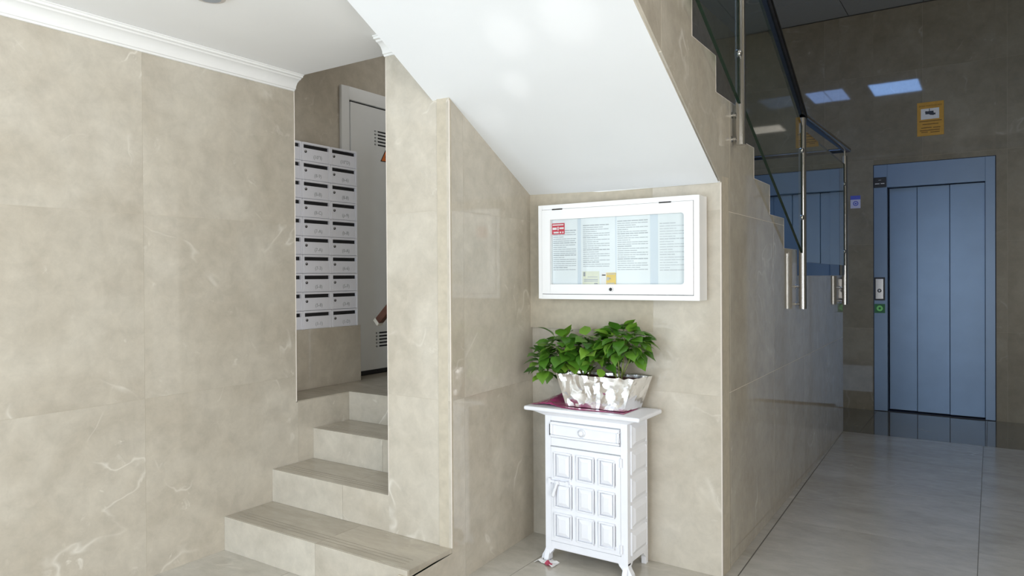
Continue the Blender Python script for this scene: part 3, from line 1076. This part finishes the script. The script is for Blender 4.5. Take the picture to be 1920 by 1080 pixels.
MB().tube((-1.3625 - ox, -0.004, 1.188 - oz), (-1.3625 - ox, -0.012, 1.188 - oz), 0.0105, 20).build('lock', SILVER, nb)
MB().tube((-1.3625 - ox, -0.012, 1.188 - oz), (-1.3625 - ox, -0.0125, 1.188 - oz), 0.0075, 20).box(-1.3595 - ox, -1.3585 - ox, -0.0135, -0.012, 1.183 - oz, 1.193 - oz).build('keyhole', BLACK, nb)
for hx in (-1.630, -1.1175):
    MB().tube((hx - 0.026 - ox, -0.004, dz1 + 0.0005 - oz), (hx + 0.026 - ox, -0.004, dz1 + 0.0005 - oz), 0.003, 10).build('hinge', DSTEEL, nb)

rnd = random.Random(3)


def sheet(name, x0, x1, z0_, z1_, lines, ink, label, y=0.018, mat=PAPER):
    """a printed page pinned inside the case; lines = list of (z, xa, xb, thickness)"""
    o = tag(empty(name, (x0, YB + y, z0_)), label, 'paper')
    MB().box(0, x1 - x0, -0.0004, 0, 0, z1_ - z0_).build('page', mat, o)
    mb = MB()
    for z, a, b, t in lines:
        # broken into words
        xx = a
        while xx < b - 0.003:
            wl = min(rnd.uniform(0.010, 0.034), b - xx)
            mb.box(xx - x0, xx + wl - x0, -0.0007, -0.00045, z - z0_, z + t - z0_)
            xx += wl + 0.0022
    o2 = mb.build('lettering', ink, o)
    return o


def lines_for(xa, xb, zt, zb, n, gaps, hd=0):
    r = []
    for k in range(n):
        z = zt + (zb - zt) * k / (n - 1)
        e = xb if k % 5 not in gaps else xa + (xb - xa) * rnd.uniform(0.35, 0.8)
        r.append((z, xa, e, 0.0030 if k % 6 else 0.0042))
    return r


k_ = 2.862 / 2.95


def zx(px, py):
    """place inside the board's glass (metres) of a spot in the photograph's board"""
    return (-1.6685 + (px - 1031) / (1283 - 1031) * (wx1 - wx0), 1.2095 + (533 - py) / (533 - 405.0) * (wz1 - wz0))


def sh(name, px0, px1, py0, py1, tx0, tx1, ty0, ty1, n, ink, label, y=0.018, gaps=(2, 4)):
    a, b = zx(px0, py1), zx(px1, py0)
    ta, tb = zx(tx0, ty1), zx(tx1, ty0)
    return sheet(name, a[0], b[0], a[1] + 0.001, min(b[1], 1.515), lines_for(ta[0], tb[0], tb[1], ta[1], n, gaps), ink, label, y)


sh('printed_notice', 1027, 1083, 404, 534, 1033, 1080, 428, 505, 20, NOTE, 'leftmost printed notice in the glazed board, behind the red label', gaps=(3,))
sh('printed_notice', 1090, 1157, 404, 534, 1094, 1146, 420, 499, 21, NOTE, 'second printed notice from the left in the glazed board', gaps=(1, 3))
sh('printed_notice', 1159, 1221, 404, 534, 1161, 1217, 415, 506, 24, NOTE, 'third printed notice from the left in the glazed board', gaps=(2, 4))
sh('printed_notice', 1235, 1287, 402, 534, 1238, 1280, 423, 508, 19, NOTE2, 'rightmost printed notice in the glazed board, paler print', gaps=(0, 2))


def small_card(name, px0, px1, py0, py1, mat, label, cat, bars, y, bar_mat):
    a, b = zx(px0, py1), zx(px1, py0)
    o = tag(empty(name, (a[0], YB + y, a[1])), label, cat)
    w, h = b[0] - a[0], b[1] - a[1]
    MB().box(0, w, -0.0004, 0, 0, h).build('page', mat, o)
    for (u0, u1, v0, v1, mt) in bars:
        MB().box(u0 * w, u1 * w, -0.0008, -0.0004, v0 * h, v1 * h).build('print', mt or bar_mat, o)
    return o


small_card('red_label', 1030, 1057, 412, 434, RED, 'small red label with white print at top left of the notice board', 'label',
           [(0.08, 0.92, 0.80, 0.90, None), (0.08, 0.40, 0.42, 0.62, None), (0.46, 0.54, 0.36, 0.68, None), (0.60, 0.94, 0.46, 0.62, None),
            (0.15, 0.55, 0.10, 0.24, None), (0.62, 0.74, 0.10, 0.24, None), (0.82, 0.92, 0.10, 0.24, None)], 0.0165, WHITE)
small_card('info_card', 1093, 1126, 508, 533.5, CREAM, 'pale cream card with grey print at bottom of the notice board', 'card',
           [(0.05, 0.17, 0.62, 0.95, INK), (0.08, 0.92, 0.34, 0.42, None), (0.08, 0.92, 0.22, 0.29, None), (0.70, 0.90, 0.03, 0.12, INK), (0.3, 0.9, 0.55, 0.60, None)], 0.0165, INK2)
small_card('info_card', 1130, 1158, 511, 533, YEL2, 'small yellow and white card at bottom of the notice board', 'card',
           [(0.0, 0.34, 0.0, 1.0, WHITE), (0.05, 0.30, 0.75, 0.85, INK2), (0.38, 0.52, 0.35, 0.62, INK2), (0.54, 0.64, 0.45, 0.55, INK), (0.36, 0.95, 0.86, 0.93, INK2), (0.4, 0.9, 0.04, 0.12, INK2)], 0.0165, INK2)

# ------------------------------------------------------------------ white cabinet
cx0, cx1, cyf, cyb = -1.628, -1.236, 2.735, 2.945
cab = tag(empty('small_cabinet', ((cx0 + cx1) / 2, cyf, 0)), 'small white painted wooden cabinet with drawer and panelled door', 'cabinet')
ox = (cx0 + cx1) / 2


def cb(mb, nm, bevel=0.003, parent=None, mt=WPAINT):
    return mb.build(nm, mt, parent or cab, bevel=bevel, seg=2)


cw0, cw1 = cx0 - ox, cx1 - ox
body = MB()
body.box(cw0, cw1, 0.012, cyb - cyf, 0.056, 0.64)                       # carcass
body.box(cw0, cw0 + 0.030, 0, 0.013, 0.056, 0.64).box(cw1 - 0.030, cw1, 0, 0.013, 0.056, 0.64)
body.box(cw0 + 0.03, cw1 - 0.03, 0, 0.013, 0.614, 0.64).box(cw0 + 0.03, cw1 - 0.03, 0, 0.013, 0.505, 0.541).box(cw0 + 0.03, cw1 - 0.03, 0, 0.013, 0.056, 0.086)
cb(body, 'body', 0.002)
# moulded top
top = MB()
tx0, tx1, ty0, ty1 = -1.722 - ox, -1.171 - ox, 2.706 - cyf, 2.952 - cyf
top.box(tx0, tx1, ty0, ty1, 0.653, 0.6725)
cb(top, 'top', 0.007)
cb(MB().hexa([(cw0 - 0.002, -0.002, 0.636), (cw1 + 0.002, -0.002, 0.636), (cw1 + 0.002, cyb - cyf, 0.636), (cw0 - 0.002, cyb - cyf, 0.636)],
             [(tx0 + 0.035, ty0 + 0.012, 0.654), (tx1 - 0.020, ty0 + 0.012, 0.654), (tx1 - 0.020, cyb - cyf, 0.654), (tx0 + 0.035, cyb - cyf, 0.654)]), 'top_moulding', 0.002)


def pillow(mb, x0, x1, z0_, z1_, y, t=0.008, ins=0.016):
    """raised panel: frame bead then a bevelled field"""
    mb.hexa([(x0, y, z0_), (x1, y, z0_), (x1, y + 0.002, z0_), (x0, y + 0.002, z0_)], [(x0, y, z1_), (x1, y, z1_), (x1, y + 0.002, z1_), (x0, y + 0.002, z1_)])
    a = [(x0, y, z0_), (x1, y, z0_), (x1, y, z1_), (x0, y, z1_)]
    b = [(x0 + ins, y - t, z0_ + ins), (x1 - ins, y - t, z0_ + ins), (x1 - ins, y - t, z1_ - ins), (x0 + ins, y - t, z1_ - ins)]
    for k in range(4):
        n = (k + 1) % 4
        mb.face([a[k], a[n], b[n], b[k]])
    mb.face(b)
    return mb


# drawer
dw = cb(MB().box(-1.596 - ox, -1.269 - ox, -0.004, 0.03, 0.544, 0.611), 'drawer', 0.002)
rim = MB()
fx0, fx1 = -1.596 - ox, -1.269 - ox
rim.box(fx0, fx1, -0.011, -0.003, 0.600, 0.611).box(fx0, fx1, -0.011, -0.003, 0.544, 0.555).box(fx0, fx0 + 0.012, -0.011, -0.003, 0.555, 0.600).box(fx1 - 0.012, fx1, -0.011, -0.003, 0.555, 0.600)
cb(rim, 'drawer_rim', 0.0035, dw)
kn = MB().tube((-1.443 - ox, -0.003, 0.577), (-1.443 - ox, -0.010, 0.577), 0.017, 18).sphere((-1.443 - ox, -0.013, 0.577), 0.012, 1, 0.8, 1, 16, 10)
kn.build('knob', WPAINT, dw, smooth=True)
MB().box(-1.600 - ox, -1.266 - ox, 0.0, 0.003, 0.6112, 0.6150).box(-1.600 - ox, -1.266 - ox, 0.0, 0.003, 0.5008, 0.5050).build('shade_strip', INK, cab)  # grey strips painting in the shade lines above drawer and door
# door with nine raised panels
ddx0, ddx1, ddz0, ddz1 = -1.597 - ox, -1.267 - ox, 0.088, 0.501
dd = cb(MB().box(ddx0, ddx1, -0.003, 0.02, ddz0, ddz1), 'door', 0.002)
cols = [(-1.578, -1.493), (-1.468, -1.386), (-1.364, -1.290)]
rows = [(0.368, 0.482), (0.238, 0.348), (0.108, 0.218)]
for a, b in cols:
    for c, d_ in rows:
        o = MB()
        pillow(o, 0.010, b - a - 0.010, 0.010, d_ - c - 0.010, -0.004, 0.006, 0.016)
        # surrounding bead
        q = b - a
        hgt = d_ - c
        o.box(0, q, -0.009, 0, 0, 0.007).box(0, q, -0.009, 0, hgt - 0.007, hgt).box(0, 0.007, -0.009, 0, 0.007, hgt - 0.007).box(q - 0.007, q, -0.009, 0, 0.007, hgt - 0.007)
        ob = o.build('panel', WPAINT, dd, (a - ox, -0.003, c), bevel=0.002, seg=2)
# latch handle: backplate bar, ring and drop
hd = MB()
hd.box(-1.607 - ox, -1.505 - ox, -0.014, -0.008, 0.348, 0.357)
hd.box(-1.604 - ox, -1.592 - ox, -0.016, -0.004, 0.340, 0.365).box(-1.517 - ox, -1.506 - ox, -0.016, -0.004, 0.340, 0.362)
hd.tube((-1.556 - ox, -0.012, 0.352), (-1.556 - ox, -0.024, 0.352), 0.009, 14)
hd.tube((-1.556 - ox, -0.022, 0.352), (-1.574 - ox, -0.024, 0.300), 0.0055, 10, 0.0075)
hd.sphere((-1.575 - ox, -0.024, 0.298), 0.009, 1, 0.8, 1.2, 12, 8)
smooth_by_angle(hd.build('latch', WPAINT, dd), 35)
for z in (0.475, 0.118):
    h_ = MB().tube((-1.262 - ox, -0.006, z - 0.018), (-1.262 - ox, -0.006, z + 0.018), 0.006, 12)
    h_.box(-1.345 - ox, -1.262 - ox, -0.0055, -0.002, z - 0.006, z + 0.006)
    smooth_by_angle(h_.build('hinge', WPAINT, dd), 35)
# side panels, five raised blocks
for k in range(5):
    zb = 0.085 + k * 0.112
    o = MB()
    y0_, y1_ = 0.028, cyb - cyf - 0.016
    x = cw1
    a = [(x, y0_, zb), (x, y1_, zb), (x, y1_, zb + 0.098), (x, y0_, zb + 0.098)]
    i_ = 0.030
    b = [(x + 0.011, y0_ + i_, zb + 0.020), (x + 0.011, y1_ - i_, zb + 0.020), (x + 0.011, y1_ - i_, zb + 0.078), (x + 0.011, y0_ + i_, zb + 0.078)]
    for q in range(4):
        n = (q + 1) % 4
        o.face([a[q], a[n], b[n], b[q]])
    o.face(b)
    o.build('side_panel', WPAINT, cab)
    for ya in (y0_ + 0.002, y1_ - 0.010):
        MB().box(x - 0.001, x + 0.006, ya, ya + 0.008, zb, zb + 0.098).build('side_bead', WPAINT, cab, bevel=0.002)


# bracket feet
def foot(xa, sgn):
    """curved bracket foot; profile in x-z, the toe flaring outwards"""
    pts = [(0, 0.060), (0.046, 0.060), (0.040, 0.046), (0.028, 0.034), (0.019, 0.020), (0.020, 0.0), (-0.022, 0.0), (-0.017, 0.018), (-0.006, 0.036), (0.0, 0.052)]
    pts = [(xa + sgn * p[0], 0.0, p[1]) for p in pts]
    return MB().prism(pts, (0, 0.03, 0))


cb(foot(cw0, 1), 'foot', 0.002)
cb(foot(cw1, -1), 'foot', 0.002)
for xa, sgn in ((cw0, 1), (cw1, -1)):
    mb = MB()
    x_a, x_b = sorted((xa, xa + sgn * 0.022))
    pts = [(0.0, 0.060), (0.055, 0.060), (0.040, 0.046), (0.022, 0.032), (0.020, 0.0), (-0.02, 0.0), (-0.014, 0.020), (-0.002, 0.044)]
    mb.prism([(x_a, 0.002 + p[0] if True else 0, p[1]) for p in pts], (x_b - x_a, 0, 0))
    ptb = [(0.0, 0.060), (-0.05, 0.060), (-0.04, 0.046), (-0.024, 0.032), (-0.022, 0.0), (0.0, 0.0)]
    cb(mb, 'side_foot', 0.0015)
    cb(MB().prism([(x_a, cyb - cyf + p[0], p[1]) for p in ptb], (x_b - x_a, 0, 0)), 'rear_foot', 0.0015)

# ------------------------------------------------------------------ wrapping sheet on the cabinet
sh_ = MB()
nx, ny = 34, 14
g = {}
for i in range(nx + 1):
    for j in range(ny + 1):
        u, v = i / nx, j / ny
        x = -1.706 + u * 0.448
        y = 2.742 + 0.010 * math.sin(u * 9) + v * (0.185 - 0.03 * math.sin(u * 7 + 1))
        left = max(0.0, 1 - abs(u - 0.17) / 0.19)
        z = 0.6745 + 0.004 * max(0, noise.noise((x * 30, y * 40, 1.0))) + left * (0.010 + 0.026 * v + 0.010 * noise.noise((x * 45, y * 45, 4)))
        if u > 0.34:
            z = 0.6745 + 0.0022 * (0.5 + noise.noise((x * 40, y * 50, 2.0))) * (1 if v < 0.18 else 0.2)
        g[i, j] = (x, y, z)
for i in range(nx):
    for j in range(ny):
        sh_.face([g[i, j], g[i + 1, j], g[i + 1, j + 1], g[i, j + 1]])
o = sh_.build('wrapping_sheet', MAG)
o.modifiers.new('solid', 'SOLIDIFY').thickness = 0.0008
smooth_by_angle(o, 20)
tag(o, 'crumpled magenta plastic wrapping sheet under the foil-wrapped plant pot', 'wrapping')

# ------------------------------------------------------------------ plant in a foil-wrapped trough
pt = tag(empty('potted_plant', (-1.41, 2.855, 0.678)), 'leafy green plant in silver foil wrapped trough on the white cabinet', 'plant')
px_, py_, pz_ = -1.41, 2.855, 0.678
bot = [(-1.548, 2.782), (-1.270, 2.776), (-1.252, 2.918), (-1.548, 2.918)]
tp = [(-1.592, 2.770), (-1.222, 2.764), (-1.205, 2.930), (-1.592, 2.930)]
zb_, zt_ = 0.678, 0.818
mb = MB()
per = []
segs = [22, 9, 22, 9]
rf = random.Random(5)
for k in range(4):
    for q in range(segs[k]):
        t = q / segs[k]
        per.append((k, t))
np_, nz = len(per), 9
gr = []
for j in range(nz + 1):
    row = []
    for (k, t) in per:
        v = j / nz
        if 0 < j < nz:
            v += rf.uniform(-0.4, 0.4) / nz
        if 0 < t < 1:
            t = min(0.99, max(0.01, t + rf.uniform(-0.4, 0.4) / segs[k]))
        n = (k + 1) % 4
        bx_ = bot[k][0] * (1 - t) + bot[n][0] * t
        by_ = bot[k][1] * (1 - t) + bot[n][1] * t
        tx_ = tp[k][0] * (1 - t) + tp[n][0] * t
        ty_ = tp[k][1] * (1 - t) + tp[n][1] * t
        x, y = bx_ + (tx_ - bx_) * v, by_ + (ty_ - by_) * v
        z = zb_ + (zt_ - zb_) * v
        nx_, ny_ = [(0, -1), (1, 0), (0, 1), (-1, 0)][k]
        p = Vector((x * 13, y * 13, z * 11 + x * 7))
        cre = 0.016 * (abs(noise.noise(p + Vector((3, 1, 0)))) - 0.25) + 0.005 * (abs(noise.noise(p * 2.1)) - 0.2) + 0.001 * noise.noise(p * 5)
        corner = min(1.0, min(t, 1 - t) * 8 + 0.25)
        cre = (cre * 0.6 + rf.uniform(-0.0022, 0.0022)) * corner
        if v > 0.85:
            cre += 0.004 * noise.noise((x * 90, y * 90, z * 40))
            z += 0.006 * noise.noise((x * 70, y * 70, 9))
        row.append((x + nx_ * cre - px_, y + ny_ * cre - py_, z - pz_))
    gr.append(row)
for j in range(nz):
    for k in range(np_):
        n = (k + 1) % np_
        mb.face([gr[j][k], gr[j][n], gr[j + 1][n], gr[j + 1][k]])
# rim folded inwards
inn = [((x) * 0.93, (y) * 0.90, z - 0.004) for (x, y, z) in gr[nz]]
low = [((x) * 0.90, (y) * 0.86, z - 0.040) for (x, y, z) in gr[nz]]
for k in range(np_):
    n = (k + 1) % np_
    mb.face([gr[nz][k], gr[nz][n], inn[n], inn[k]])
    mb.face([inn[k], inn[n], low[n], low[k]])
mb.face([gr[0][k] for k in range(np_ - 1, -1, -1)])
fo = mb.build('foil_wrap', FOIL, pt)
smooth_by_angle(fo, 9)
so = MB().box(-0.155, 0.172, -0.066, 0.052, 0.104, 0.126)
so.build('soil', SOIL, pt)


def leaf_mesh(seed):
    """broad ovate leaf, pointed tip, folded along the midrib and drooping; length 1, base at origin, along +x"""
    rn = random.Random(seed)
    prof = [(0.0, 0.02), (0.10, 0.22), (0.25, 0.36), (0.42, 0.39), (0.60, 0.32), (0.78, 0.18), (0.92, 0.06), (1.0, 0.0)]
    droop, fold = rn.uniform(0.15, 0.45), rn.uniform(0.10, 0.30)
    mb = MB()
    rows_ = []
    for k, (x, w) in enumerate(prof):
        zc = -droop * x * x
        xx = x - 0.12 * droop * x * x
        jag = 1 + 0.06 * (-1) ** k
        rows_.append([(xx, w * jag, zc + fold * w - 0.10 * w * w), (xx, w * 0.5, zc + fold * w * 0.6), (xx, 0, zc),
                      (xx, -w * 0.5, zc + fold * w * 0.6), (xx, -w * jag, zc + fold * w - 0.10 * w * w)])
    for a, b in zip(rows_[:-1], rows_[1:]):
        for q in range(4):
            mb.face([a[q], b[q], b[q + 1], a[q + 1]])
    mb.tube((-0.22, 0, 0.05), (0.02, 0, 0.0), 0.016, 5)
    me = mb.mesh('leaf', LEAF, True)
    return me


LM = [leaf_mesh(s_) for s_ in range(5)]
rl = random.Random(11)


def add_leaf(pos, direc, size, roll):
    d_ = Vector(direc).normalized()
    side = Vector((0, 0, 1)).cross(d_)
    if side.length < 1e-3:
        side = Vector((1, 0, 0))
    side.normalize()
    upv = d_.cross(side)
    mm = Matrix((d_, side, upv)).transposed().to_4x4() @ Matrix.Rotation(roll, 4, 'X') @ Matrix.Scale(size, 4)
    mm.translation = Vector(pos) - Vector((px_, py_, pz_))
    o = bpy.data.objects.new('leaf', rl.choice(LM))
    COL.objects.link(o)
    o.parent = pt
    o.matrix_local = mm


def clump(c, ax, ay, az, n, smin, smax):
    made = 0
    gold = math.pi * (3 - math.sqrt(5))
    for k in range(n):
        zz_ = 1 - 1.75 * (k + 0.5) / n
        th = gold * k + rl.uniform(-0.3, 0.3)
        rr_ = math.sqrt(max(0, 1 - zz_ * zz_))
        rad = rl.uniform(0.66, 0.98)
        p = Vector((c[0] + ax * rr_ * math.cos(th) * rad, c[1] + ay * rr_ * math.sin(th) * rad, c[2] + az * zz_ * rad))
        out = Vector((rr_ * math.cos(th), rr_ * math.sin(th), 0.25 - 0.75 * rl.random() + 0.45 * zz_))
        s_ = rl.uniform(smin, smax)
        tip = p + out.normalized() * s_ * 0.75
        if tip.y > 2.955 or p.y > 2.94:
            out.y = -abs(out.y) * 0.4
            p.y = min(p.y, 2.915)
        add_leaf(p, out, s_, rl.uniform(-0.5, 0.5))


clump((-1.475, 2.845, 0.925), 0.080, 0.070, 0.068, 46, 0.056, 0.082)
clump((-1.595, 2.835, 0.905), 0.085, 0.070, 0.088, 54, 0.058, 0.086)
clump((-1.672, 2.825, 0.848), 0.050, 0.055, 0.080, 30, 0.056, 0.086)
clump((-1.300, 2.850, 0.955), 0.100, 0.078, 0.080, 84, 0.054, 0.080)
clump((-1.400, 2.830, 0.875), 0.055, 0.055, 0.060, 26, 0.050, 0.072)
for p in ((-1.290, 2.83, 1.030, 0.5, 0.3), (-1.262, 2.83, 1.024, 0.9, -0.4), (-1.318, 2.84, 1.022, -0.8, 0.2)):
    add_leaf(p[:3], (p[3], -0.3, p[4] * 0.5 + 0.25), 0.058, 0.2)
# stems
for (x, y, xt, yt, zt2) in ((-1.50, 2.85, -1.57, 2.84, 0.93), (-1.49, 2.84, -1.47, 2.85, 0.95), (-1.51, 2.84, -1.66, 2.83, 0.87), (-1.47, 2.85, -1.43, 2.84, 0.90),
                            (-1.315, 2.83, -1.335, 2.85, 0.97), (-1.305, 2.83, -1.295, 2.84, 0.99), (-1.31, 2.84, -1.25, 2.85, 0.96), (-1.325, 2.83, -1.37, 2.84, 0.92)):
    a = Vector((x - px_, y - py_, 0.126))
    b = Vector((xt - px_, yt - py_, zt2 - pz_))
    mid = (a + b) / 2 + Vector((rl.uniform(-0.01, 0.01), 0, 0.015))
    MB().tube(a, mid, 0.0038, 7, 0.0032).tube(mid, b, 0.0032, 7, 0.002).build('stem', STEM, pt, smooth=True)

# ------------------------------------------------------------------ folded paper under the cabinet's front left foot
pw = MB()
pts = {}
for i in range(7):
    for j in range(5):
        u, v = i / 6, j / 4
        x = -1.648 + u * 0.098
        y = 2.668 + v * 0.066 + 0.012 * math.sin(u * 5)
        pts[i, j] = (x, y, 0.004 + 0.010 * abs(noise.noise((u * 3.1, v * 4.0, 7))) * (1 + 1.5 * (1 - v)) - 0.002 * v)
for i in range(6):
    for j in range(4):
        pw.face([pts[i, j], pts[i + 1, j], pts[i + 1, j + 1], pts[i, j + 1]], 1 if (i in (3, 4) and j < 2) else (2 if (i in (1, 2) and j > 1) else 0))
o = pw.build('folded_paper', [WHITE, plain('paper_red_print', (0.5, 0.06, 0.12), 0.6), plain('paper_grey_print', (0.25, 0.25, 0.3), 0.6)])
o.modifiers.new('solid', 'SOLIDIFY').thickness = 0.0012
tag(o, 'crumpled white and red scrap of paper by the left cabinet foot', 'paper')

# ------------------------------------------------------------------ stair railing
rail = tag(empty('stair_railing', S(4.44, 1.045, 0.04)), 'steel and glass railing along the upper stair and its landing', 'railing')
ro = Vector(rail.location)
D = 0.040


def P(y, z, d=D):
    return S(y, z, d) - ro


posts = [(2.02, 2.36, 3.40), (3.120, 1.800, 2.80), (4.440, 1.047, 2.150), (6.075, 1.012, 2.150)]
for k, (y, za, zb) in enumerate(posts):
    mb = MB().tube(P(y, za), P(y, zb), 0.0212, 20)
    if k == 3:
        mb.tube(P(y, zb), P(y, zb + 0.05), 0.006, 8)
    po = mb.build('post', STEEL, rail)
    smooth_by_angle(po, 40)
    offs = (0.028, 0.130) if k != 0 else (0.03, 0.12)
    br = MB()
    for dz in offs:
        br.tube(P(y, za + dz, 0.0), P(y, za + dz, D), 0.0075, 12)
        br.tube(P(y, za + dz, -0.001), P(y, za + dz, 0.004), 0.014, 14)
    smooth_by_angle(br.build('wall_bracket', STEEL, po), 40)
    if k == 0:
        cl = (2.6, 3.0)
    elif k == 1:
        cl = (2.180, 2.128)
    elif k == 2:
        cl = (1.958, 1.573)
    else:
        cl = (1.934, 1.418)
    for q, z in enumerate(cl):
        dy = -0.034 if (k == 3 or (k == 1 and q == 0) or (k == 2)) else 0.030
        c1 = MB().tube(P(y, z), P(y + dy * 0.95, z), 0.012, 14)
        c1.sphere(P(y + dy, z), 0.0175, 1, 0.9, 1, 12, 8)
        smooth_by_angle(c1.build('clamp', STEEL, po), 40)


def pane(corners, t=0.013):
    """corner list of (y, z); a glass sheet with dark green edges"""
    mb = MB()
    mb.prism([P(y, z, D - t / 2) for y, z in corners], SN * t, 0, 1)
    return mb.build('glass_panel', [GLASS, GEDGE], rail)


pane([(2.05, 2.470), (3.095, 1.972), (3.095, 2.60), (2.05, 3.12)])
pane([(3.148, 1.975), (4.415, 1.370), (4.415, 2.10), (3.148, 2.66)])
pane([(4.466, 1.318), (6.050, 1.312), (6.050, 2.085), (4.466, 2.085)])
# handrail: flat oval section tube over the posts
HZ = [(1.95, 3.305), (4.46, 2.162), (6.215, 2.216)]


def rail_bar(a, b, nm, w=0.027, h=0.017):
    d_ = (b - a).normalized()
    sd_ = d_.cross(Vector((0, 0, 1))).normalized()
    u_ = sd_.cross(d_)
    prof_ = []
    for k in range(16):
        t = 2 * math.pi * k / 16
        ct_, st_ = math.cos(t), math.sin(t)
        prof_.append(a + sd_ * w * math.copysign(abs(ct_) ** 0.6, ct_) + u_ * h * math.copysign(abs(st_) ** 0.6, st_))
    ob = MB().prism(prof_, b - a).build(nm, DSTEEL, rail)
    return smooth_by_angle(ob, 40)


rail_bar(P(*HZ[0]), P(*HZ[1]), 'handrail')
rail_bar(P(*HZ[1]), P(*HZ[2]), 'handrail')
e0 = P(*HZ[2])
rail_bar(e0, e0 + Vector((-0.95, 0.0, 0.008)), 'handrail', 0.020, 0.017)
MB().sphere(P(4.46, 2.160), 0.024, 1, 1, 0.8, 14, 10).build('handrail_joint', DSTEEL, rail, smooth=True)

cs_ = tag(empty('ceiling_sensor', (-1.775, YE - 0.03, ZT)), 'tiny black sensor at the ceiling edge above the second lift', 'sensor')
MB().sphere((0, 0, -0.022), 0.026, 1, 1, 0.8, 14, 8).build('dome', BLACK, cs_, smooth=True)
MB().tube((0, 0, -0.012), (0, 0, 0.0), 0.03, 16).build('base', BLACK, cs_)
